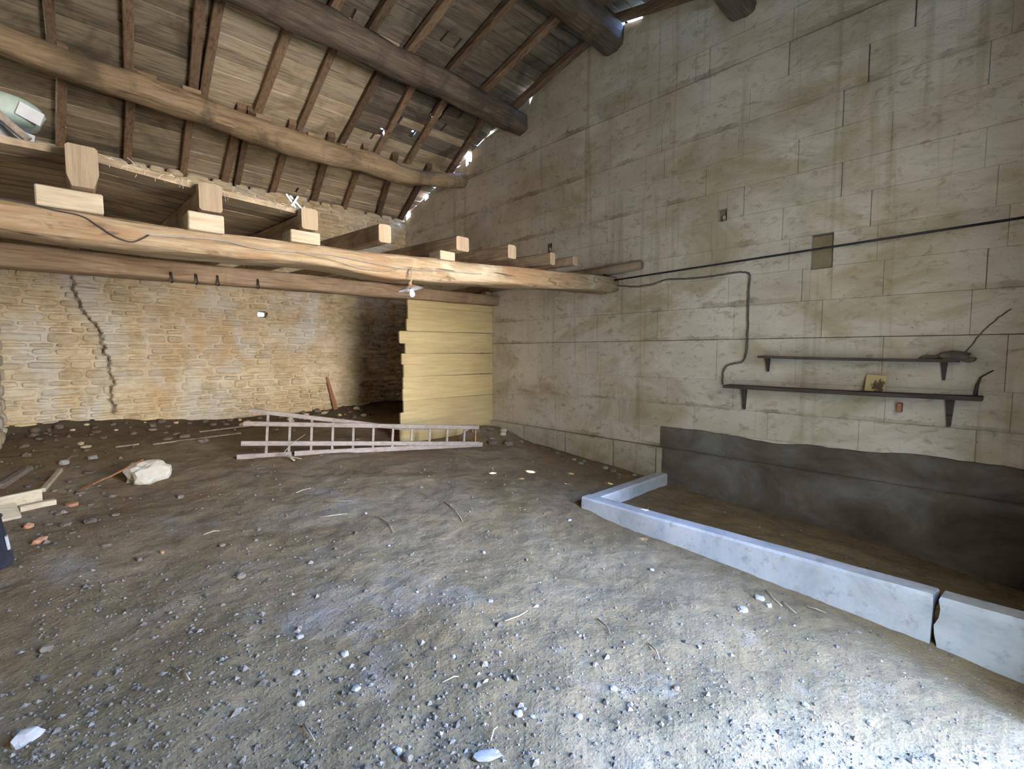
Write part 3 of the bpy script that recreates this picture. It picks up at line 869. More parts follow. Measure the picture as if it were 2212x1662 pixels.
LP_Y, UP_Y, FP_Y = 7.65 * U, 6.0 * U, 2.36 * U
def rafter(xa, ya, xb_, yb_, wd=0.095, ht=0.085, drop=0.0):
    m_ = MB()
    m_.bar((xa, ya, zr(ya) - ht / 2 - .004 - drop), (xb_, yb_, zr(yb_) - ht / 2 - .004 - drop), wd, ht, ch=0.008)
    return m_.build('rafter', 'rafter', ceiling)
r7 = random.Random(9)
lp_z, up_z = uz(5.08), uz(5.67)
def x_at(px, py, Y): return onY(px, py, Y).x
# lower bay: (pixel at purlin), (pixel at the eave)
for (tx, ty, ex, ey) in ((140, 160, 130, 320), (297, 225, 276, 355), (433, 270, 398, 388), (540, 305, 487, 400), (560, 315, 515, 408), (652, 345, 592, 430), (737, 368, 682, 452), (812, 392, 748, 466), (876, 405, 822, 476), (950, 415, 870, 482)):
    xa = x_at(tx, ty, LP_Y); xe = x_at(ex, ey, D)
    xa = min(xa, W - .06); xe = min(xe, W - .06)
    s_ = 0.6
    rafter(xa, LP_Y + .27, xa + (xe - xa) * 1.1, D + .28, r7.uniform(.075, .10))
# middle bay
for (tx, ty, bx, by) in ((100, 0, 112, 75), (288, 0, 286, 140), (452, 0, 430, 195), (498, 20, 452, 205), (656, 85, 572, 252), (755, 132, 668, 296), (860, 172, 762, 320), (930, 212, 838, 350), (1000, 247, 906, 365), (1085, 285, 1000, 372)):
    xa = x_at(tx, ty, UP_Y); xe = x_at(bx, by, LP_Y)
    xa = min(xa, W - .06); xe = min(xe, W - .06)
    rafter(xa, UP_Y + .15, xe, LP_Y + .33, r7.uniform(.075, .10), drop=0.002)
# upper bay
for (bx, by) in ((640, 0), (720, 30), (803, 65), (888, 112), (975, 157), (1053, 200), (1135, 245)):
    xa = min(x_at(bx, by, UP_Y), W - .06)
    rafter(xa, RIDGE + .02, xa, UP_Y + .2, r7.uniform(.08, .10), drop=0.004)
for xa in (LX + .2, LX + .75, LX + 1.3):
    rafter(xa, RIDGE + .02, xa, UP_Y + .2, .09, drop=0.004)
for xa in (2.3, 2.85, 3.4, 3.95, 4.4, W - .06):
    rafter(xa, 0.9, xa, RIDGE - .02, r7.uniform(.08, .10))

# ------------------------------------------------------------------ big timbers
def timber(name, mat, stations, seed, sq=0.6, n=16, wob=0.012, steps=46, endmat=None):
    """stations: (x, y, z, half width, half height); a hewn trunk along X with uneven faces"""
    V = []; Fs = []
    if stations[0][0] > LX - .04: stations = [(LX - .04,) + tuple(stations[0][1:])] + list(stations)      # run on into the left wall
    S = np.array(stations, float)
    xs_ = np.linspace(S[0, 0], S[-1, 0], steps)
    for x in xs_:
        y_, z_, hw, hh = (np.interp(x, S[:, 0], S[:, j]) for j in (1, 2, 3, 4))
        for j in range(n):
            t = 2 * math.pi * (j + .5) / n
            c_, s_ = math.cos(t), math.sin(t)
            a = math.copysign(abs(c_) ** sq, c_) * hw; b = math.copysign(abs(s_) ** sq, s_) * hh
            k_ = 1 + (wob / max(hw, hh)) * 2 * mnoise.noise(Vector((x * 1.6 + seed, c_ * 1.5, s_ * 1.5 + seed))) + (wob / max(hw, hh)) * mnoise.noise(Vector((x * 5 + seed, c_ * 3, s_ * 3)))
            V.append((x, y_ + a * k_, z_ + b * k_))
    for i in range(steps - 1):
        for j in range(n):
            k_ = (j + 1) % n
            Fs.append((i * n + j, i * n + k_, (i + 1) * n + k_, (i + 1) * n + j))
    mi = [0] * len(Fs)
    Fs += [tuple(range(n))[::-1], tuple(range((steps - 1) * n, steps * n))]; mi += [1, 1]
    me = mesh(name, V, Fs, [mat, endmat or mat], True, mi)
    return link(name, me)

def stn(pts, Y, hw, hh, dz=0.0):
    outp = []
    for i, (px, py) in enumerate(pts):
        p = onY(px, py, Y)
        h1 = hw if not isinstance(hw, (list, tuple)) else hw[i]
        h2 = hh if not isinstance(hh, (list, tuple)) else hh[i]
        outp.append((p.x, Y, p.z + dz, h1, h2))
    return outp
st = stn([(-40, 70), (120, 132), (300, 190), (450, 245), (600, 300), (720, 336), (800, 352), (870, 381), (930, 388), (1000, 391)], LP_Y, [.125, .125, .128, .13, .132, .132, .128, .12, .115, .11], [.125, .125, .128, .13, .132, .132, .128, .118, .11, .105])
st[-1] = (W + .06,) + st[-1][1:]
low_purlin = tag(timber('purlin', 'purlin', st, 3, 0.75, endmat='endgrain', wob=0.014), 'long crooked tan purlin, the lowest one, sagging where it nears the gable wall', 'beam', 'roof purlins')
st = stn([(420, -70), (560, -8), (700, 55), (800, 105), (900, 155), (1000, 205), (1080, 246), (1128, 270)], UP_Y, [.14, .14, .145, .15, .145, .14, .135, .13], [.14, .14, .145, .15, .145, .14, .135, .13])
st[-1] = (W + .06,) + st[-1][1:]
tag(timber('purlin', 'purlin_dark', st, 11, 0.75, wob=0.016), 'thick grey-brown purlin, second from the top, its end lodged in the gable wall', 'beam', 'roof purlins')
tag(timber('ridge_beam', 'purlin_dark', [(2.4, RIDGE, uz(6.12), .15, .17), (3.6, RIDGE, uz(6.10), .15, .17), (W + .06, RIDGE, uz(6.05), .15, .17)], 17, 0.6), 'heavy dark ridge beam at the very top of the gable wall', 'beam')
tag(timber('purlin', 'purlin_dark', [(2.4, FP_Y, uz(5.60), .12, .12), (W + .06, FP_Y, uz(5.60), .12, .12)], 23, 0.6), 'short visible end of a dark purlin in front of the ridge, at the top edge', 'beam', 'roof purlins')

# chocks wedged on the lowest purlin
for i, (px, py) in enumerate(((418, 200), (572, 258), (682, 297), (765, 324), (320, 168))):
    q_ = onY(px, py, LP_Y - .10)
    m_ = MB(); m_.box(q_.x - .10, q_.x + .07, LP_Y - .12, LP_Y + .10, q_.z - .008, q_.z + .04, ch=.006)
    m_.build('chock', 'purlin', low_purlin)

# front tie beam: front face at y = 3.28
BY0, BY1 = 3.28, 3.56
topl = [(-60, 412), (0, 425), (100, 440), (200, 458), (300, 474), (400, 492), (500, 505), (600, 517), (700, 528), (800, 541), (900, 553), (1000, 565), (1100, 575), (1200, 583), (1316, 594)]
botl = [(-60, 505), (0, 518), (100, 532), (200, 546), (300, 556), (400, 564), (500, 573), (600, 579), (680, 586), (740, 598), (800, 610), (900, 617), (1000, 621), (1100, 626), (1200, 631), (1316, 637)]
tz = [(onY(x, y, BY0).x, onY(x, y, BY0).z) for x, y in topl]
bz = [(onY(x, y, BY1).x, onY(x, y, BY1).z) for x, y in botl]
st = []
for x in np.linspace(tz[0][0], W + .05, 34):
    a, b = lerp_pts(tz, min(x, tz[-1][0])), lerp_pts(bz, min(x, bz[-1][0]))
    st.append((x, (BY0 + BY1) / 2, (a + b) / 2, (BY1 - BY0) / 2, max(.06, (a - b) / 2)))
def beam1_top(x): return lerp_pts(tz, x)
tag(timber('tie_beam', 'beam', st, 31, 0.38, n=24, wob=0.008, steps=120, endmat='endgrain'), 'big rough-hewn pale tie beam crossing the barn, wires stapled along its face', 'beam')
B2Y0, B2Y1 = 5.40, 5.66
st = []
for px in range(-60, 1090, 50):
    a = onY(px, 520 + px * 0.103, B2Y0); b = onY(px, 583 + px * 0.076, B2Y1)
    st.append((a.x, (B2Y0 + B2Y1) / 2, (min(a.z, 2.50) + b.z) / 2, .13, max(.07, (min(a.z, 2.50) - b.z) / 2)))
st.append((W + .05,) + st[-1][1:])
tag(timber('tie_beam', 'beam_back', st, 41, 0.42, n=20, wob=0.007, steps=90, endmat='endgrain'), 'smoother brown tie beam behind the rough one, resting on the yellow partition', 'beam')
# iron staples on the second beam
for i, (px, py) in enumerate(((370, 600), (424, 604), (470, 607), (557, 614))):
    p = onY(px, py, B2Y0 - .012)
    m_ = MB(); m_.tube([(p.x, p.y + .012, p.z + .05), (p.x, p.y - .012, p.z + .045), (p.x + .004, p.y - .016, p.z), (p.x + .012, p.y - .012, p.z - .035), (p.x, p.y + .012, p.z - .045)], 0.007, 6)
    tag(m_.build('iron_hook', 'iron', smooth=True), ['rusty iron hook on the second beam, leftmost of four', 'rusty iron hook on the second beam, second from the left of four', 'rusty iron hook on the second beam, third from the left of four', 'rusty iron hook on the second beam, rightmost of four'][i], 'hook', 'iron hooks on the second beam')
# post and pier at the right end of the second beam
p = onY(1052, 640, PART_Y - .1)
m_ = MB(); m_.box(4.62, 4.72, PART_Y - .13, PART_Y - .03, uz(2.5) - .04, uz(2.5) + .16, ch=.008)
tag(m_.build('stub_post', 'rafter'), 'short dark wooden stub above the right end of the yellow partition', 'post')

# ------------------------------------------------------------------ loft joists, packing blocks, loft boards
JX = [x_at(px, py, 3.26) for px, py in ((177, 370), (450, 432), (662, 478), (826, 505), (984, 532), (1090, 550), (1184, 562), (1236, 568))]
JT = [onY(px, py, 3.26).z for px, py in ((177, 326), (450, 403), (662, 455), (826, 488), (984, 516), (1090, 533), (1184, 548), (1236, 556))]
JH = [0.20, 0.155, 0.135, 0.13, 0.115, 0.12, 0.12, 0.09]
JW = [0.12, 0.115, 0.105, 0.10, 0.13, 0.10, 0.075, 0.085]
JE = [3.17, 3.20, 3.20, 3.22, 3.16, 3.16, 3.20, 3.22]
JL = ['thick joist end with rounded underside, leftmost and largest above the rough beam', 'square joist end above the rough beam, second from the left', 'square joist end above the rough beam, third from the left where the loft boards stop',
      'dark stained joist with a pale patch on its end, fourth from the left', 'broad pale-ended joist above the hanging lamp, fifth from the left', 'pale-ended joist jutting over the beam, sixth from the left', 'narrow joist end, seventh from the left, near the gable wall', 'small joist end, last square one before the gable wall']
r8 = random.Random(3)
def joist_top(i, y): return JT[i] + (max(2.70 + JH[i], JT[i]) - JT[i]) * (y - 3.2) / (D - 3.2)
for i in range(8):
    rise = 0.02
    y0_, y1_ = JE[i], D + .05
    zt0, zt1 = JT[i], joist_top(i, D)
    V = []; n = 8
    hw, hh = JW[i] / 2, JH[i] / 2
    ch = 0.012
    prof = [(-hw, -hh + ch), (-hw + ch, -hh), (hw - ch, -hh), (hw, -hh + ch), (hw, hh - ch), (hw - ch, hh), (-hw + ch, hh), (-hw, hh - ch)]
    if i == 0: prof = [(-hw, -hh * .45), (-hw * .72, -hh), (hw * .62, -hh), (hw, -hh * .3), (hw, hh - ch), (hw - ch, hh), (-hw + ch, hh), (-hw, hh - ch)]
    for s_ in range(7):
        t = s_ / 6
        y_ = (y0_, 3.262, 3.268, 4.4, 5.6, 6.8, y1_)[s_]; zc = joist_top(i, y_) - hh
        wx = 0.012 * mnoise.noise(Vector((i * 7.3, t * 3, 0)))
        for a, b in prof: V.append((JX[i] + a + wx * (s_ > 2), y_, zc + b - (.036 if s_ > 1 and b > 0 and i < 3 else 0)))
    Fs = []
    for s_ in range(6):
        for j in range(n):
            k_ = (j + 1) % n; Fs.append((s_ * n + k_, s_ * n + j, (s_ + 1) * n + j, (s_ + 1) * n + k_))
    mi = [0] * len(Fs) + [1, 0]
    Fs += [tuple(range(n)), tuple(range(6 * n, 7 * n))[::-1]]
    o = link('loft_joist', mesh('loft_joist', V, Fs, ['joist', 'endgrain'], False, mi))
    tag(o, JL[i], 'joist', 'loft joists on the rough beam')
    # packing under the joist
    if i in (0, 1, 2, 4):
        zb = JT[i] - JH[i]; zt = beam1_top(JX[i])
        th_ = max(.03, zb - zt + .01)
        x0_, x1_ = {0: (-.155, .075), 1: (-.085, .075), 2: (-.085, .085), 4: (-.02, .10)}[i]
        if i == 4: x0_, x1_ = -.14, -.01
        m_ = MB(); m_.box(JX[i] + x0_ - .02, JX[i] + x1_, BY0 - .03, BY0 + .14, zt - .012, zb - .001, ch=.006)
        tag(m_.build('packing_block', 'block'), {0: 'thick pale packing block under the leftmost joist', 1: 'pale packing block under the second joist', 2: 'thin pale packing strip under the third joist', 4: 'small chipped packing block under the fifth joist above the lamp'}[i], 'block', 'wood blocks between beam and joists')
# round log against the gable wall
m_ = MB()
zl = onX(1350, 580, W - .06).z
m_.tube([(W - .075, onX(1386, 575, W - .06).y, zl + .01), (W - .07, 3.4, zl), (W - .07, 5.0, zl - .0), (W - .07, 6.6, zl)], [.052, .058, .06, .06], 12)
tag(m_.build('round_log', 'joist', smooth=True), 'round log lying along the gable wall above the end of the rough beam', 'log')

LOFT_X1 = JX[2] + .02
loft = empty('loft_floor', (LX, 3.2, JT[1]))
tag(loft, 'rough board loft floor laid over the three left joists', 'loft')
y = 3.27
first = True
LE = onY(0, 303, 3.27)
def loft_z(x, y=3.2): return lerp_pts([(LE.x - .1, LE.z - .034 + joist_top(0, y) - JT[0] + .012)] + [(JX[i_], joist_top(i_, y) - .036) for i_ in range(3)], x)
while y < D - .1:
    wd = r8.uniform(.13, .2) if not first else .20
    xa = LX + .0; xb_ = LOFT_X1 + r8.uniform(-.03, .07)
    gp = r8.uniform(.002, .012)
    m_ = MB()
    V = []
    for x_ in (xa, JX[0], JX[1], xb_):
        for y_ in (y + gp, y + wd - gp):
            zz = loft_z(x_, y_)
            for t_ in (0.001, 0.034): V.append((x_, y_, zz + t_ + r8.uniform(0, .002)))
    Fs = []
    for s_ in (0, 4, 8): Fs += [(s_, s_ + 4, s_ + 6, s_ + 2), (s_ + 1, s_ + 3, s_ + 7, s_ + 5), (s_, s_ + 1, s_ + 5, s_ + 4), (s_ + 2, s_ + 6, s_ + 7, s_ + 3)]
    Fs += [(0, 2, 3, 1), (12, 13, 15, 14)]
    V = [(a - loft.location.x, b - loft.location.y, c_ - loft.location.z) for a, b, c_ in V]
    link('loft_board', mesh('loft_board', V, Fs, 'loftboard'), loft)
    y += wd; first = False
# splintered board hanging under the loft
a = onY(280, 422, 4.3); b = onY(380, 443, 4.3)
m_ = MB(); m_.bar(a, b, .05, .018, ch=.003, w2=.035, h2=.01)
m_.bar(a + Vector((.02, .0, .02)), b + Vector((-.05, 0, .02)), .03, .012)
tag(m_.build('broken_batten', 'block'), 'splintered pale batten hanging under the loft boards between the two left joists', 'batten')
# dust and hay crust along the loft edge
hay = MB()
r9 = random.Random(8)
for _ in range(170):
    x_ = r9.uniform(JX[0] + .1, JX[2] - .02)
    p0 = Vector((x_, 3.27 + r9.uniform(-.012, .05), loft_z(x_) + r9.uniform(.03, .045)))
    d_ = Vector((r9.uniform(-1, 1), r9.uniform(-.8, .1), r9.uniform(-1.0, .35))).normalized() * r9.uniform(.02, .06)
    hay.tube([p0, p0 + d_ * .5 + Vector((0, 0, .004)), p0 + d_], .0012, 3)
for i_, v_ in enumerate(hay.v): hay.v[i_] = tuple(Vector(v_) - loft.location)
ho = hay.build('hay_wisps', 'straw', loft); ho['kind'] = 'stuff'
ho['label'] = 'wisps of old hay hanging over the board edge'

# things stored on the loft at the far left
def sack(name, mat, c, sz, seed, label, rz=0.2):
    bm = bmesh.new(); bmesh.ops.create_icosphere(bm, subdivisions=3, radius=1.0)
    for v_ in bm.verts:
        for i in range(3): v_.co[i] = math.copysign(abs(v_.co[i]) ** 0.62, v_.co[i])
        n_ = mnoise.noise(v_.co * 1.6 + Vector((seed, seed, 0))) * .14 + mnoise.noise(v_.co * 4 + Vector((0, seed, 0))) * .05
        v_.co *= 1 + n_
        v_.co = Vector((v_.co.x * sz[0], v_.co.y * sz[1], v_.co.z * sz[2]))
    me = bpy.data.meshes.new(name); bm.to_mesh(me); bm.free(); me.materials.append(MAT[mat])
    me.polygons.foreach_set('use_smooth', [True] * len(me.polygons))
    root = empty(name, c); root.rotation_euler = (0, 0, rz)
    link('sack_body', me, root, (0, 0, sz[2] * .98))
    tag(root, label, 'sack')
    return root
lz = loft_z(JX[0] - .3, 3.7) + .036
p = onY(22, 240, 3.75)
top_z = onY(22, 212, 3.75).z
hb = (top_z - lz) * .48
s2 = sack('plastic_sack', 'bluesack', (p.x - .06, 3.70, lz), (.15, .12, hb * .52), 8, 'blue and white plastic sack under the green one on the loft')
m_ = MB(); m_.box(-.02, .11, -.128, -.118, hb * .35, hb * .85, ch=.002)
m_.build('printed_label', 'paper', s2, rot=(0.05, 0.1, 0.05))
s1 = sack('plastic_sack', 'greensack', (p.x - .05, 3.74, lz + hb * 1.14), (.17, .13, hb * .46), 3, 'pale green plastic sack on top of the pile on the loft, far left edge')
m_ = MB(); m_.box(.02, .12, -.138, -.128, hb * .3, hb * .75, ch=.002)
m_.build('printed_label', 'paper', s1, rot=(0.05, 0.3, 0.1))
a = onY(-30, 225, 3.5); b = onY(62, 303, 3.5)
m_ = MB(); m_.bar((a.x, 3.5, a.z), (b.x, 3.5, max(b.z, lz + .0)), .03, .035, ch=.004)
tag(m_.build('loose_batten', 'greyboard'), 'grey batten slanting down onto the loft edge, far left', 'batten')
p = onY(66, 298, 4.0)
m_ = MB()
m_.tube([(p.x - .05 + .07 * math.cos(t), 3.92 + .04 * math.sin(t), lz + .05 + .045 * math.sin(t)) for t in np.linspace(0, 2 * math.pi, 20)], .022, 7)
tag(m_.build('wicker_ring', 'basket', smooth=True), 'reddish brown basket rim lying on the loft behind the slanting batten', 'basket')
p = onY(645, 440, 3.3)
for i, (dx, ln, rz) in enumerate(((-.03, .09, .5), (.0, .10, -.6), (.045, .11, -.75), (.02, .12, .1))):
    m_ = MB(); m_.bar((JX[2] - .07 + dx, 3.24 + .012 * i, JT[2] + .002), (JX[2] - .07 + dx + ln * math.sin(rz), 3.24 + .012 * i, JT[2] + .002 + ln * abs(math.cos(rz)) * (.9 if i < 3 else .1)), .008, .012)
    tag(m_.build('wood_splinter', 'paper'), 'thin pale splinter standing on the loft edge above the third joist', 'splinter', 'splinters on the loft edge')

# ------------------------------------------------------------------ yellow plank partition
part = empty('plank_partition', ((3.3 + W) / 2, PART_Y, gz(4, PART_Y)))
tag(part, 'yellow painted plank partition with ragged left edge, against the gable wall', 'partition')
edge = [(879, 645, 662), (880, 662, 689), (877, 689, 715), (862, 715, 742), (874, 742, 764), (867, 764, 788), (871, 788, 815), (870, 815, 840), (869, 840, 867), (871, 867, 892), (864, 892, 918), (863, 918, 950)]
for i, (ex, t, b) in enumerate(edge):
    pl = onY(ex, t, PART_Y); zb = onY(ex, b, PART_Y).z
    zt = pl.z
    x0_, x1_ = pl.x, W + .02 - (r8.uniform(0, .015))
    if i == len(edge) - 1: zb -= .06
    r = random.Random(i + 50)
    V = []
    tilt = r.uniform(-.006, .006)
    yo = r.uniform(-.004, .004)
    for x_, k_ in ((x0_, 0), (x0_ + .01, 1), ((x0_ + x1_) / 2, 2), (x1_, 3)):
        in_ = .006 if k_ == 0 else 0
        tt = tilt * (x_ - x0_) / (x1_ - x0_)
        V += [(x_, PART_Y - .015 + yo, zb + .0007 + in_ + tt), (x_, PART_Y + .013 + yo, zb + .0007 + in_ + tt), (x_, PART_Y + .013 + yo, zt - .0007 - in_ + tt), (x_, PART_Y - .015 + yo, zt - .0007 - in_ + tt)]
    Fs = [(3, 2, 1, 0), (12, 13, 14, 15)]
    for s_ in (0, 4, 8):
        for j in range(4): Fs.append((s_ + j, s_ + (j + 1) % 4, s_ + 4 + (j + 1) % 4, s_ + 4 + j))
    V = [(a - part.location.x, b_ - part.location.y, c_ - part.location.z) for a, b_, c_ in V]
    link('plank', mesh('plank', V, Fs, 'yellow'), part)
m_ = MB()
px0 = onY(886, 648, PART_Y + .06).x - part.location.x
m_.box(px0 + .02, px0 + .1, .02, .1, -.05, 2.34 - part.location.z, ch=.006)
m_.build('stud', 'redplank', part)
m_ = MB(); m_.box(W - .16 - part.location.x, W - .08 - part.location.x, .02, .09, -.05, 2.3 - part.location.z, ch=.006)
m_.build('stud', 'rafter', part)

# ------------------------------------------------------------------ double ladder lying on its edge
LA = seat(512, 993); LB = seat(1042, 965)
lad = empty('double_ladder', LA)
tag(lad, 'weathered wooden double ladder lying on its side edge on the dirt', 'ladder')
dirx = (LB - LA); dirx.z = 0
Ln = dirx.length; dirx.normalize()
back = Vector((-dirx.y, dirx.x, 0))
slope = (LB.z - LA.z) / Ln
def lp(s_, h, d=0.0):   # along, height, towards the back -> local
    return Vector((dirx.x * s_, dirx.y * s_, slope * s_)) + Vector((0, 0, h)) + back * d
BASE_H, TOP_H = 0.545, 0.30
def wide_top(s_): return lerp_pts([(0, BASE_H), (Ln * .62, 0.285), (Ln, 0.27)], s_)
m_ = MB(); m_.bar(lp(0, .028, .0), lp(.55, .03, .0), .028, .055, ch=.004); m_.build('rail', 'ladder', lad)
m_ = MB(); m_.bar(lp(.58, .034, .004), lp(Ln, .03, .0), .028, .058, ch=.004); m_.build('rail', 'ladder', lad)
m_ = MB(); m_.bar(lp(.13, wide_top(.13), .16), lp(Ln * .62, wide_top(Ln * .62), .05), .028, .05, ch=.004); m_.bar(lp(Ln * .62, wide_top(Ln * .62), .05), lp(Ln * .97, wide_top(Ln), .03), .028, .05, ch=.004); m_.build('rail', 'ladder', lad)
# narrow front frame
m_ = MB(); m_.bar(lp(.08, .405, -.035), lp(Ln * .98, .265, -.025), .026, .05, ch=.004); m_.build('rail', 'ladder', lad)
m_ = MB(); m_.bar(lp(.05, .185, -.035), lp(Ln * .98, .05, -.03), .026, .052, ch=.004); m_.build('rail', 'ladder', lad)
for i in range(11):
    s_ = .30 + (Ln - .55) * i / 10 * (1.0)
    th_ = wide_top(s_)
    dd = .16 * max(0, 1 - s_ / (Ln * .62)) + .03
    m_ = MB(); m_.bar(lp(s_ - .012, .04, .0), lp(s_ + .012, th_ - .01, dd), .028, .024, up=back, ch=.003)
    m_.build('rung', 'ladder', lad)
m_ = MB(); m_.bar(lp(Ln * .965, .02, .0), lp(Ln * .965, .30, .0), .012, .03, up=back); m_.build('hinge_plate', 'brick', lad)
# twig tangled in the ladder
a = seat(618, 985, .05)
m_ = MB()
m_.tube([a + Vector((.05, -.12, -.045)), a + Vector((.02, -.06, -.01)), a, a + Vector((-.01, .01, .05)), a + Vector((.08, .0, .14)), a + Vector((.22, .02, .21))], [.012, .01, .008, .006, .004, .003], 5)
m_.tube([a, a + Vector((.06, -.03, -.02)), a + Vector((.13, -.1, -.04))], [.008, .007, .004], 5)
tag(m_.build('bent_twig', 'twig', smooth=True), 'bent dry twig hooked through the left part of the ladder', 'twig')

# ------------------------------------------------------------------ hanging lamp
lamp_p = onY(888, 626, 3.22)
lamp = empty('hanging_lamp', lamp_p)
tag(lamp, 'small white enamel lamp with bare bulb hanging from the rough beam', 'lamp')
from mathutils import Matrix
tilt = Matrix.Rotation(math.radians(-13), 3, Vector((FW.x, FW.y, 0)).normalized()) @ Matrix.Rotation(math.radians(4), 3, 'X')
prof = [(.014, .034), (.03, .030), (.06, .018), (.094, .002), (.097, .0)]
m_ = MB(); m_.lathe(prof, (0, 0, 0), 28, rot=tilt); m_.build('shade_top', 'enamel_top', lamp, True)
prof2 = [(.097, -.0005), (.093, .0005), (.059, .0155), (.029, .0275), (.013, .031)]
m_ = MB(); m_.lathe(prof2, (0, 0, 0), 28, rot=tilt); m_.build('shade_inside', 'enamel', lamp, True)
m_ = MB(); m_.lathe([(.001, .062), (.012, .06), (.015, .045), (.016, .03), (.015, .01), (.012, .004), (.001, .003)], (0, 0, 0), 14, rot=tilt); m_.build('socket', 'socket', lamp, True)
m_ = MB(); m_.lathe([(.001, .008), (.011, .006), (.013, -.006), (.021, -.022), (.024, -.034), (.021, -.047), (.012, -.056), (.001, -.059)], (0, 0, 0), 16, rot=tilt); m_.build('bulb', 'bulb', lamp, True)
ct = onY(890, 578, 3.255) - lamp_p
pts1, pts2 = [], []
for i in range(22):
    t = i / 21; c0 = Vector((0, 0, .06)).lerp(ct, t) + Vector((.004 * math.sin(t * 6), 0, 0))
    ph = t * 22
    off = Vector((RT.x * math.cos(ph), RT.y * math.cos(ph), 0)) * .004 + Vector((FW.x, FW.y, 0)) * .004 * math.sin(ph)
    pts1.append(c0 + off); pts2.append(c0 - off)
m_ = MB(); m_.tube(pts1, .0032, 5); m_.tube(pts2, .0032, 5)
m_.build('twisted_cord', 'twig', lamp, True)

# ------------------------------------------------------------------ wires on the rough beam
def px_path(pts, Y, n=6):
    P = [onY(x, y, Y) for x, y in pts]
    outp = []
    for i in range(len(P) - 1):
        p0, p1, p2, p3 = P[max(i - 1, 0)], P[i], P[i + 1], P[min(i + 2, len(P) - 1)]
        for s_ in range(n):
            t = s_ / n
            outp.append(0.5 * ((2 * p1) + (p2 - p0) * t + (2 * p0 - 5 * p1 + 4 * p2 - p3) * t * t + (3 * p1 - p0 - 3 * p2 + p3) * t ** 3))
    outp.append(P[-1]); return outp
m_ = MB(); m_.tube(px_path([(0, 428), (60, 440), (120, 455), (176, 467), (210, 487), (250, 512), (285, 523), (310, 515), (322, 508)], BY0 - .012), .0035, 5)
tag(m_.build('electric_wire', 'darkwire', smooth=True), 'dark slack wire drooping along the left part of the rough beam', 'wire')
m_ = MB(); m_.tube(px_path([(322, 508), (400, 513), (480, 520), (560, 538), (640, 545), (720, 552), (790, 566), (850, 577), (890, 582), (960, 586), (1040, 593)], BY0 - .010), .0032, 5)
tag(m_.build('electric_wire', 'wire', smooth=True), 'pale wire stapled along the middle of the rough beam towards the lamp', 'wire')
m_ = MB(); m_.tube(px_path([(640, 545), (720, 562), (770, 578), (820, 585), (860, 582), (888, 578)], BY0 - .016), .0028, 5)
tag(m_.build('electric_wire', 'twig', smooth=True), 'thin brown wire looping down from the pale wire to the lamp cord', 'wire')
# insulators / wall bracket at the beam end
bp = onX(1313, 612, W - .10)
m_ = MB(); m_.tube([bp + Vector((-.03, .05, .10)), bp + Vector((0, 0, .09)), bp + Vector((0, -.01, 0)), bp + Vector((-.02, -.01, -.08)), bp + Vector((0, .03, -.12))], .008, 6)
tag(m_.build('iron_bracket', 'iron', smooth=True), 'rusty iron bracket on the end of the rough beam holding the rod', 'bracket')

# ------------------------------------------------------------------ taut rod, old cable, shelves and card on the gable wall
a = onX(1317, 607, W - .09); b = onX(2212, 470, W - .09); b2 = b + (b - a).normalized() * .25
m_ = MB(); m_.tube([a, a.lerp(b, .33), a.lerp(b, .66), b2], .010, 8)
tag(m_.build('iron_rod', 'iron', smooth=True), 'long straight black iron rod running along the gable wall from the beam end', 'rod')
def wall_path(pts, X, n=5, wob=.003, seed=1):
    r = random.Random(seed)
    P = [onX(x, y, X) for x, y in pts]
    outp = []
    for i in range(len(P) - 1):
        p0, p1, p2, p3 = P[max(i - 1, 0)], P[i], P[i + 1], P[min(i + 2, len(P) - 1)]
        for s_ in range(n):
            t = s_ / n
            outp.append(0.5 * ((2 * p1) + (p2 - p0) * t + (2 * p0 - 5 * p1 + 4 * p2 - p3) * t * t + (3 * p1 - p0 - 3 * p2 + p3) * t ** 3) + Vector((0, r.uniform(-wob, wob), r.uniform(-wob, wob))))
    outp.append(P[-1]); return outp
m_ = MB(); m_.tube(wall_path([(1318, 616), (1370, 619), (1410, 614), (1440, 604), (1490, 602), (1540, 597), (1580, 590), (1606, 588), (1619, 592), (1620, 605), (1617, 640), (1616, 690), (1615, 735), (1611, 768), (1602, 782), (1582, 786), (1569, 792), (1562, 805), (1561, 831)], W - .026), .0085, 6)
tag(m_.build('old_cable', 'cable', smooth=True), 'dusty old electric cable bent at right angles down the gable wall to the lower shelf', 'cable')
m_ = MB(); m_.tube(wall_path([(2070, 780), (2095, 750), (2120, 720), (2150, 692), (2185, 668)], W - .012, seed=4), .005, 5)
tag(m_.build('slanting_string', 'cable', smooth=True), 'dark string slanting up the gable wall from the right end of the upper shelf', 'string')

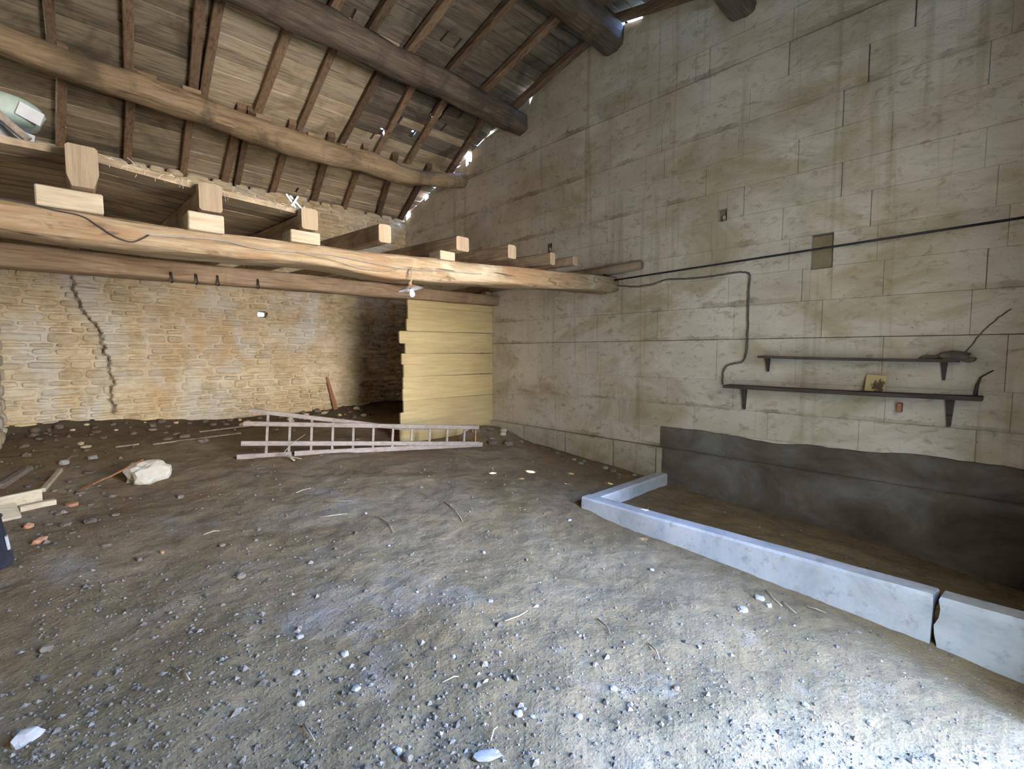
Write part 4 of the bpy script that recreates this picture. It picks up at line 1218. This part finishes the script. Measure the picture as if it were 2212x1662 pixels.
def shelf(name, pl, pr, depth, th_, label, brackets):
    p0 = onX(pl[0], pl[1], W - depth); p1 = onX(pr[0], pr[1], W - depth)
    root = empty(name, ((p0.x + W) / 2, (p0.y + p1.y) / 2, (p0.z + p1.z) / 2))
    tag(root, label, 'shelf')
    L = root.location
    m_ = MB()
    r = random.Random(len(label))
    V = []; n = 12
    for i in range(n + 1):
        t = i / n
        y_ = p0.y + (p1.y - p0.y) * t; z_ = p0.z + (p1.z - p0.z) * t - .006 * math.sin(math.pi * t)
        x0_ = W - depth + r.uniform(-.004, .004)
        V += [(x0_, y_, z_ - th_ / 2), (W + .004, y_, z_ - th_ / 2), (W + .004, y_, z_ + th_ / 2), (x0_, y_, z_ + th_ / 2 + r.uniform(-.002, .002))]
    Fs = [(0, 1, 2, 3), (4 * n + 3, 4 * n + 2, 4 * n + 1, 4 * n)]
    for i in range(n):
        for j in range(4): Fs.append((i * 4 + (j + 1) % 4, i * 4 + j, (i + 1) * 4 + j, (i + 1) * 4 + (j + 1) % 4))
    V = [(a - L.x, b - L.y, c_ - L.z) for a, b, c_ in V]
    link('board', mesh('board', V, Fs, 'shelf'), root)
    for (bx, by0, by1, wd) in brackets:
        t0 = onX(bx, by0, W - .05); b0 = onX(bx - 3, by1, W - .02)
        m_ = MB()
        # tapered wooden bracket: deep at the board, thin at the foot
        ya, yb_ = t0.y - wd / 2, t0.y + wd / 2
        zt = lerp_pts([(0, p0.z), (1, p1.z)], (t0.y - p0.y) / (p1.y - p0.y)) - th_ / 2 - .002
        zb = b0.z
        q_ = wd * .28
        V = [(W - .05, ya, zt), (W - .05, yb_, zt), (W + .003, ya, zt), (W + .003, yb_, zt),
             (W - .048, ya, zt - .02), (W - .048, yb_, zt - .02),
             (W - .028, ya + q_, zb), (W - .028, yb_ - q_, zb), (W + .003, ya + q_, zb), (W + .003, yb_ - q_, zb)]
        Fs = [(0, 1, 3, 2), (0, 4, 5, 1), (4, 6, 7, 5), (6, 8, 9, 7), (2, 3, 9, 8), (0, 2, 8, 6, 4), (1, 5, 7, 9, 3)]
        V = [(a - L.x, b - L.y, c_ - L.z) for a, b, c_ in V]
        link('bracket', mesh('bracket', V, Fs, 'shelf'), root)
    return root, p0, p1
shelf('wall_shelf', (1636, 771), (2070, 780), .15, .022, 'short dark upper shelf on the gable wall, dirt piled at its right end', [(1657, 778, 803, .026), (2040, 785, 822, .034)])
root2, q0, q1 = shelf('wall_shelf', (1561, 835), (2122, 863), .17, .03, 'long dark lower shelf on the gable wall with a small card on it', [(1606, 843, 884, .038), (2052, 868, 922, .05)])
p = onX(1944, 868, W - .05)
m_ = MB(); m_.box(W - .08, W + .004, p.y - .014, p.y + .014, p.z - .085, p.z - .012, ch=.004)
tag(m_.build('wooden_peg', 'redplank'), 'small reddish wooden peg under the lower shelf between its brackets', 'peg')
p = onX(2108, 850, W - .04)
m_ = MB(); m_.tube([(W - .06, p.y, q1.z + .01), (W - .05, p.y - .004, q1.z + .09), (W - .03, p.y - .02, q1.z + .15), (W - .01, p.y - .08, q1.z + .2)], [.012, .01, .006, .004], 6)
tag(m_.build('dark_stick', 'shelf', smooth=True), 'dark forked stick standing at the right end of the lower shelf', 'stick')
m_ = MB()
c_ = onX(2045, 773, W - .08)
m_.rock((W - .075, c_.y - .03, c_.z + .012), (.055, .09, .034), 5, rough=.5); m_.rock((W - .07, c_.y + .09, c_.z + .004), (.045, .07, .018), 6, rough=.5); m_.rock((W - .06, c_.y - .12, c_.z - .012), (.04, .035, .02), 8, rough=.5)
for v_ in range(0): pass
tag(m_.build('nest_clump', 'soil', smooth=True), 'lump of dirt and twigs, an old nest, on the right end of the upper shelf', 'nest')
# the card
t_ = onX(1889, 830, W - .10)
cz_ = lerp_pts([(0, q0.z), (1, q1.z)], (t_.y - q0.y) / (q1.y - q0.y)) + .016
m_ = MB(); m_.box(-.0015, .0015, -.065, .065, 0, .135)
tag(m_.build('small_card', 'card', loc=(W - .09, t_.y, cz_), rot=(0.04, math.radians(18), 0.05)), 'small yellowed card with a dark mark leaning on the lower shelf', 'card')

# ------------------------------------------------------------------ low concrete trough
RIM = 0.313
TX = onG(1250, 1100).x
fl = EYE + ray(1252, 1075) * ((RIM - EYE_Z) / ray(1252, 1075).z)
cr = EYE + ray(2030, 1283) * ((RIM - EYE_Z) / ray(2030, 1283).z)
TX0, TX1 = (fl.x + cr.x) / 2 - .01, (fl.x + cr.x) / 2 + .125
TY = fl.y
trough = empty('concrete_trough', (TX0, 1.2, 0))
tag(trough, 'low grey concrete trough wall enclosing a strip of floor along the gable wall', 'trough')
def wall_piece(name, path, z0, z1, thick_dir, thick, jag0=0, jag1=0, seed=0):
    """path: list of (x,y) along the outer face, thickened; gently uneven rim with rounded arris"""
    r = random.Random(seed)
    V = []; Fs = []
    n = len(path)
    tx, ty = thick_dir
    for i, (x, y_) in enumerate(path):
        e = .004 * mnoise.noise(Vector((x * 3, y_ * 3, seed)))
        bulge = .006 * mnoise.noise(Vector((x * 2 + 5, y_ * 2, seed)))
        zz_ = [z0 + (z1 - .016 - z0) * q_ / 9 for q_ in range(10)]
        rows_ = [(bulge * math.sin(q_ / 9 * 3.14), v_) for q_, v_ in enumerate(zz_)] + [(.012, z1 + e), (thick - .012, z1 + e)] + [(thick, v_) for v_ in zz_[::-1]]
        for k_, (d, zz) in enumerate(rows_):
            jy = 0
            if i == 0 and jag0: jy = jag0 * mnoise.noise(Vector((zz * 11, seed * 2.3, d * 4))) + jag0 * .8 * (z1 - zz)
            if i == n - 1 and jag1: jy = jag1 * mnoise.noise(Vector((zz * 11, seed * 2.3, d * 4))) + jag1 * .8 * (z1 - zz)
            V.append((x + tx * d, y_ + ty * d + jy, zz))
    m7 = 22
    for i in range(n - 1):
        for j in range(m7 - 1): Fs.append((i * m7 + j, i * m7 + j + 1, (i + 1) * m7 + j + 1, (i + 1) * m7 + j))
    Fs.append(tuple(range(m7))[::-1]); Fs.append(tuple(range((n - 1) * m7, n * m7)))
    L = trough.location
    V = [(a - L.x, b - L.y, c_ - L.z) for a, b, c_ in V]
    return link(name, mesh(name, V, Fs, 'concrete'), trough)
CRY = cr.y
def dense(a, b, n):
    return [(a[0] + (b[0] - a[0]) * i / n, a[1] + (b[1] - a[1]) * i / n) for i in range(n + 1)]
wall_piece('front_wall', dense((TX0, TY), (TX0 + .0, CRY + .018), 24), -.15, RIM, (1, 0), TX1 - TX0, 0, .045, 1)
wall_piece('front_wall', dense((TX0 - .002, CRY - .014), (TX0, FRONT_Y + .01), 8), -.15, RIM, (1, 0), TX1 - TX0, .045, 0, 1)
wall_piece('end_wall', dense((W - .08, TY), (TX1 - .01, TY), 14), -.05, RIM - .002, (0, -1), .125, 0, 0, 3)

# ------------------------------------------------------------------ things on the ground
m_ = MB()
p = seat(322, 1046)
m_.rock((0, 0, .11), (.165, .13, .115), 12, sub=3, rough=.42)
o = m_.build('limestone_rock', 'rock', loc=(p.x, p.y + .1, p.z - .02), rot=(0, 0, .5))
tag(o, 'large white limestone rock lying alone on the dirt left of the ladder', 'rock')
a = seat(165, 1062, .01); b = Vector((p.x - .03, p.y + .02, p.z + .235))
m_ = MB(); m_.tube([a, a.lerp(b, .5) + Vector((0, 0, -.01)), b], [.008, .009, .008], 6)
tag(m_.build('leaning_stick', 'redplank', smooth=True), 'thin brown stick leaning on the white rock', 'stick')
# red board against the back wall
a = onY(726, 893, D - .12); b = onY(706, 815, D - .035)
a.z = gz(a.x, a.y) + .0
m_ = MB(); m_.bar(a, b, .075, .018, up=(0, -1, .1), ch=.003, w2=.04)
tag(m_.build('leaning_board', 'redplank'), 'short red-brown board leaning against the back wall beside the dark corner', 'board')
# boards and black container at the left edge
a = seat(-10, 1105, .02); b = seat(90, 1082, .02)
bt = MB(); bt.bar(a + Vector((0, 0, .05)), b + Vector((0, 0, .05)), .03, .10, ch=.004)
tag(bt.build('edge_board', 'paleboard'), 'pale board standing on edge at the left edge of the floor', 'board', 'loose boards at the left')
c_ = seat(131, 1022, .02)
bt = MB(); bt.bar(b + Vector((0.01, .02, .08)), c_ + Vector((0, 0, .03)), .035, .03, ch=.003)
tag(bt.build('narrow_batten', 'paleboard'), 'narrow pale batten running back from the end of the edge board', 'batten', 'loose boards at the left')
a2 = seat(-5, 1150, .05); b2_ = seat(40, 1120, .05)
bt = MB(); bt.bar(seat(-20, 1118, .06) + Vector((0, -.08, .03)), seat(42, 1108, .06) + Vector((0, -.08, .04)), .17, .022, up=(0, -.5, 1), ch=.003)
tag(bt.build('tilted_board', 'paleboard'), 'wide pale board end tilted above the black container', 'board', 'loose boards at the left')
bt = MB(); bt.bar(seat(40, 1100, .02), seat(118, 1084, .02), .07, .045, ch=.006)
tag(bt.build('weathered_block', 'paleboard'), 'short weathered timber block on the dirt beside the edge board', 'block')
bt = MB(); bt.bar(seat(0, 1052, .02), seat(62, 1012, .02), .06, .04, ch=.006)
tag(bt.build('rotten_beam_piece', 'greyboard'), 'grey rotten timber piece in the dark heap at the far left', 'timber')
p = seat(2, 1226)
bt = MB()
prof = [(.001, .0), (.10, .0), (.108, .02), (.104, .12), (.098, .22), (.094, .30), (.099, .31), (.092, .315), (.085, .25), (.001, .05)]
bt.lathe(prof, (0, 0, 0), 24)
jug = empty('black_container', (p.x - .05, p.y + .06, p.z - .01))
jug.rotation_euler = (0.05, -.10, 0)
bt.build('container_body', 'blackplastic', jug, True)
bt = MB(); bt.tube([(.097 * math.cos(t), .097 * math.sin(t), .31) for t in np.linspace(0, 2 * math.pi, 25)], .006, 6); bt.build('rim', 'blackplastic', jug, True)
bt = MB(); bt.box(.092, .106, -.055, -.02, .10, .19, ch=.003); bt.build('label_sticker', 'paper', jug)
tag(jug, 'black plastic bucket cut by the left edge of the floor', 'container')

# rubble and planks along the foot of the back wall
r10 = random.Random(33)
lab = {'g': 'brown stone in the rubble bank at the foot of the back wall'}
def stone(px, py, sz, mat, label, group=None, seed=None, dz=.3, sub=1, name='loose_stone', cat='stone'):
    p = seat(px, py)
    m_ = MB(); s = seed if seed is not None else r10.randrange(1000)
    m_.rock((0, 0, sz * dz), (sz, sz * r10.uniform(.6, .95), sz * r10.uniform(.4, .7)), s * .37, sub=sub, rough=.4)
    return tag(m_.build(name, mat, loc=(p.x, p.y, p.z - sz * .06), rot=(0, 0, r10.uniform(0, 6))), label, cat, group)
PLACED = []
for px_, py_, rr_ in ((200, 992, .06), (138, 1003, .06), (560, 905, .07), (655, 893, .07), (685, 890, .08), (440, 955, .09), (400, 945, .08), (155, 1093, .06), (85, 1172, .07), (62, 1140, .05), (322, 1040, .2), (330, 962, .05), (380, 956, .05), (430, 949, .05), (480, 943, .05), (520, 938, .05), (250, 968, .05), (300, 962, .05), (430, 935, .05), (470, 930, .05), (510, 926, .05), (540, 922, .05), (0, 1100, .08), (30, 1095, .08), (60, 1088, .08), (90, 1083, .08), (118, 1084, .07), (110, 1052, .06), (131, 1022, .06), (15, 1226, .13), (30, 1032, .06), (60, 1013, .06), (0, 1052, .06), (30, 1120, .1), (726, 893, .08)):
    q_ = seat(px_, py_); PLACED.append((q_.x, q_.y, rr_))
KIND = {'brownstone': 'brown stone', 'soil': 'dark earthen clod', 'rubble': 'ochre stone', 'pebble': 'pale stone chip'}
def hstone(x, y, sz, mat, label, group):
    if group == 'stones along the back wall':
        label = ('larger ' if sz > .048 else 'small ') + KIND[mat] + ' under the back wall, ' + ('left of the wall crack' if x < .42 else 'between the crack and the ladder' if x < 1.5 else 'behind the ladder' if x < 3.0 else 'in the dark corner by the leaning board')
    elif group == 'stones in the left heap':
        label = ('larger ' if sz > .033 else 'small ') + KIND[mat] + ' beside the left wall, ' + ('near the black bucket' if y < 5.6 else 'among the loose boards' if y < 6.7 else 'behind the loose boards')
    elif group == 'chips along the plinth':
        label = KIND[mat] + ' at the foot of the gable wall plinth, ' + ('near the trough end' if y < 3.7 else 'halfway to the yellow partition' if y < 4.4 else 'towards the yellow partition')
    elif group == 'stones at the partition corner':
        label = ('larger ' if sz > .06 else 'small ') + KIND[mat] + ' in the rubble pile below the yellow partition corner'
    if any(math.hypot(x - a_, y - b_) < (sz + c_) * 1.15 for a_, b_, c_ in PLACED): return None
    PLACED.append((x, y, sz))
    m_ = MB(); m_.rock((0, 0, sz * .25), (sz, sz * r10.uniform(.6, .95), sz * r10.uniform(.35, .65)), r10.random() * 300, sub=1, rough=.45)
    return tag(m_.build('loose_stone', mat, loc=(x, y, gz(x, y) - sz * .08), rot=(0, 0, r10.uniform(0, 6))), label, 'stone', group)
for i in range(190):
    x = r10.uniform(LX + .09, 3.9); y_ = D - .12 - abs(r10.gauss(0, .32))
    hstone(x, y_, r10.uniform(.022, .07), r10.choice(['brownstone', 'brownstone', 'soil', 'soil', 'rubble']), 'loose stone in the rubble bank at the foot of the back wall', 'stones along the back wall')
for i in range(14):
    x = r10.uniform(4.25, 4.68); y_ = r10.uniform(4.75, 5.42)
    hstone(x, y_, r10.uniform(.03, .09), r10.choice(['brownstone', 'brownstone', 'rubble']), 'brown stone in the small rubble pile below the yellow partition corner', 'stones at the partition corner')
for i in range(22):
    y_ = r10.uniform(2.85, 5.0); x = W - .11 - abs(r10.gauss(0, .07)) - .03
    hstone(x, y_, r10.uniform(.02, .05), r10.choice(['brownstone', 'pebble']), 'flat stone chip at the foot of the gable wall plinth', 'chips along the plinth')
for i in range(75):
    x = r10.uniform(LX + .09, .25); y_ = r10.uniform(4.5, 7.6)
    hstone(x, y_, r10.uniform(.015, .05), r10.choice(['brownstone', 'soil', 'soil']), 'loose clod or stone in the dark heap beside the left wall', 'stones in the left heap')
for i, (px, py, sz) in enumerate(((200, 992, .045), (138, 1003, .05), (560, 905, .05), (655, 893, .05), (685, 890, .06), (440, 955, .07), (400, 945, .06))):
    stone(px, py, sz, 'pebble' if i < 2 else 'brownstone', ['small pale stone left of the white rock', 'flat pale stone near the slanting batten', 'brown stone on the bank behind the ladder tip', 'dark broken stone on the bank by the leaning board, left one', 'dark broken stone on the bank by the leaning board, right one', 'flat brown stone on the bank above the white rock', 'round brown stone on the bank near the wall crack'][i], 'bank stones', sub=2)
for (px0, py0, px1, py1, lb) in ((330, 962, 520, 938, 'long half-buried lath on the bank left of the ladder'), (250, 968, 300, 962, 'short half-buried lath on the bank above the small pale stone'), (430, 935, 540, 922, 'grey half-buried lath close to the back wall')):
    a, b = seat(px0, py0), seat(px1, py1)
    m_ = MB(); m_.bar(a + Vector((0, 0, .012)), b + Vector((0, 0, .015)), .05, .016, ch=.002)
    tag(m_.build('buried_lath', 'greyboard'), lb, 'lath', 'laths on the bank')
stone(155, 1093, .045, 'brick', 'orange brick chip beside the weathered block', None, 4, name='brick_chip', cat='brick')
stone(85, 1172, .05, 'brick', 'orange brick chip right of the black container', None, 9, name='brick_chip', cat='brick')
stone(62, 1140, .035, 'brick', 'small orange brick chip between board end and container', None, 5, name='brick_chip', cat='brick')

# single chips and clods that stand out on the floor
chips = [(648, 1378, .02, 'pebble'), (650, 1523, .018, 'rock'), (770, 1490, .018, 'pebble'), (745, 1415, .02, 'pebble'), (640, 1455, .018, 'pebble'), (900, 1280, .013, 'pebble'), (1045, 1195, .016, 'pebble'), (520, 1247, .03, 'brownstone'),
         (790, 1110, .012, 'pebble'), (840, 1180, .012, 'pebble'), (1230, 1125, .02, 'pebble'), (1060, 1300, .014, 'pebble'), (100, 1405, .03, 'brownstone'), (230, 1180, .03, 'brownstone'), (390, 1075, .03, 'brownstone'), (60, 1600, .045, 'pebble'),
         (1300, 1075, .012, 'pebble'), (1408, 1232, .018, 'pebble'), (1325, 1490, .018, 'pebble'), (1460, 1488, .016, 'brownstone'), (1285, 1438, .016, 'brownstone'), (1250, 1550, .017, 'pebble'), (1740, 1525, .017, 'pebble'), (1880, 1565, .016, 'pebble'),
         (1605, 1320, .03, 'pebble'), (1640, 1295, .03, 'pebble'), (1660, 1310, .02, 'pebble'), (880, 1640, .02, 'brownstone'), (860, 1625, .017, 'pebble'), (1150, 1550, .012, 'pebble'), (980, 1420, .012, 'pebble'), (950, 1530, .014, 'brownstone'), (1510, 1400, .014, 'pebble'), (1120, 1545, .018, 'pebble'), (300, 1210, .022, 'brownstone'), (350, 1195, .02, 'brick'), (480, 1180, .02, 'brownstone')]
def place_word(px, py):
    return ('at the bottom of the picture' if py > 1560 else 'on the near floor' if py > 1360 else 'on the middle of the floor' if py > 1150 else 'on the far floor before the ladder') + (', left side' if px < 560 else ', centre' if px < 1200 else ', towards the trough')
for px, py, sz, mt in chips:
    stone(px, py, sz, mt, sub=2, label={'pebble': ('larger' if sz > .019 else 'small') + ' pale stone chip lying ' + place_word(px, py), 'rock': 'small cream stone chip lying loose on the near dirt floor', 'brownstone': ('larger' if sz > .021 else 'small') + ' brown clod lying ' + place_word(px, py), 'brick': 'orange tile fragment on the dirt below the white rock'}[mt], group={'pebble': 'pale chips on the open floor', 'brownstone': 'brown clods on the open floor'}.get(mt), name='stone_chip' if mt != 'brick' else 'tile_fragment', cat='stone' if mt != 'brick' else 'tile')
m_ = MB(); p = seat(1052, 1637); m_.rock((0, 0, .008), (.055, .022, .009), 14, sub=2, rough=.35)
tag(m_.build('slate_sliver', 'pebble', loc=p, rot=(.05, .03, -.55)), 'long flat grey sliver of stone at the bottom of the floor', 'stone')
twigs = [(1090, 1342, 1140, 1320, 'straw'), (955, 1475, 990, 1462, 'straw'), (1450, 1300, 1454, 1318, 'twig'), (1290, 1337, 1320, 1372, 'twig'), (960, 1085, 1000, 1127, 'twig'), (700, 1085, 760, 1083, 'twig'), (690, 1118, 750, 1110, 'straw'), (640, 1065, 672, 1055, 'straw'), (440, 1155, 475, 1147, 'straw'), (655, 1565, 680, 1600, 'twig'), (1655, 1275, 1690, 1310, 'twig'), (1690, 1300, 1720, 1325, 'twig'), (1740, 1310, 1785, 1325, 'twig'), (1680, 1610, 1684, 1635, 'straw'), (1060, 1600, 1075, 1570, 'straw'), (820, 1120, 850, 1150, 'twig'), (1400, 1390, 1425, 1425, 'twig'), (395, 1450, 410, 1470, 'twig')]
for i, (x0_, y0_, x1_, y1_, mt) in enumerate(twigs):
    a, b = seat(x0_, y0_, .008), seat(x1_, y1_, .010)
    mid = a.lerp(b, .5) + Vector((r10.uniform(-.02, .02), r10.uniform(-.02, .02), .006))
    m_ = MB(); m_.tube([a, mid, b], [.004, .004, .0025] if mt == 'twig' else [.003, .003, .002], 5)
    tag(m_.build('dry_twig' if mt == 'twig' else 'straw_stalk', mt, smooth=True), ('thin dark dry twig lying ' if mt == 'twig' else 'short pale straw stalk lying ') + place_word(x0_, y0_), 'twig' if mt == 'twig' else 'straw', 'twigs on the floor' if mt == 'twig' else 'straws on the floor')

# uncountable crumbs of earth and grit
cr_ = MB()
rc = random.Random(99)
octa = [(1, 0, 0), (-1, 0, 0), (0, 1, 0), (0, -1, 0), (0, 0, 1), (0, 0, -.6)]
of = [(0, 2, 4), (2, 1, 4), (1, 3, 4), (3, 0, 4), (2, 0, 5), (1, 2, 5), (3, 1, 5), (0, 3, 5)]
pts = []
for _ in range(11000):
    px, py = rc.uniform(-20, 2230), 900 + 790 * rc.random() ** 0.8
    p = onG(px, py)
    if not (LX < p.x < W - .07 and FRONT_Y < p.y < D - .05): continue
    if p.x > TX0 - .02 and p.y < TY + .02 and not (p.x > TX1 + .03 and p.y < TY - .15): continue
    dens = float(fbm(np.array([p.x]), np.array([p.y]), .5, 3, 77)[0])
    if dens < rc.uniform(-.5, .25): continue
    pts.append(p)
P = np.array([(p.x, p.y) for p in pts]); ZZ = ground_z(P[:, 0], P[:, 1])
for (x, y_), z in zip(P, ZZ):
    s = min(.018, .0028 * math.exp(rc.gauss(.35, .55))) * (1 + .12 * y_)
    a = rc.uniform(0, 6.28); ca, sa = math.cos(a), math.sin(a)
    V = []
    for vx, vy, vz in octa:
        vx *= s * rc.uniform(.7, 1.5); vy *= s * rc.uniform(.6, 1.2); vz *= s * rc.uniform(.5, .9)
        V.append((x + vx * ca - vy * sa, y_ + vx * sa + vy * ca, z + vz + s * .25))
    cr_.add(V, of)
co = cr_.build('earth_crumbs', 'clod', floor); co['kind'] = 'stuff'
co['label'] = 'crumbs of earth and grit strewn over the dirt floor'
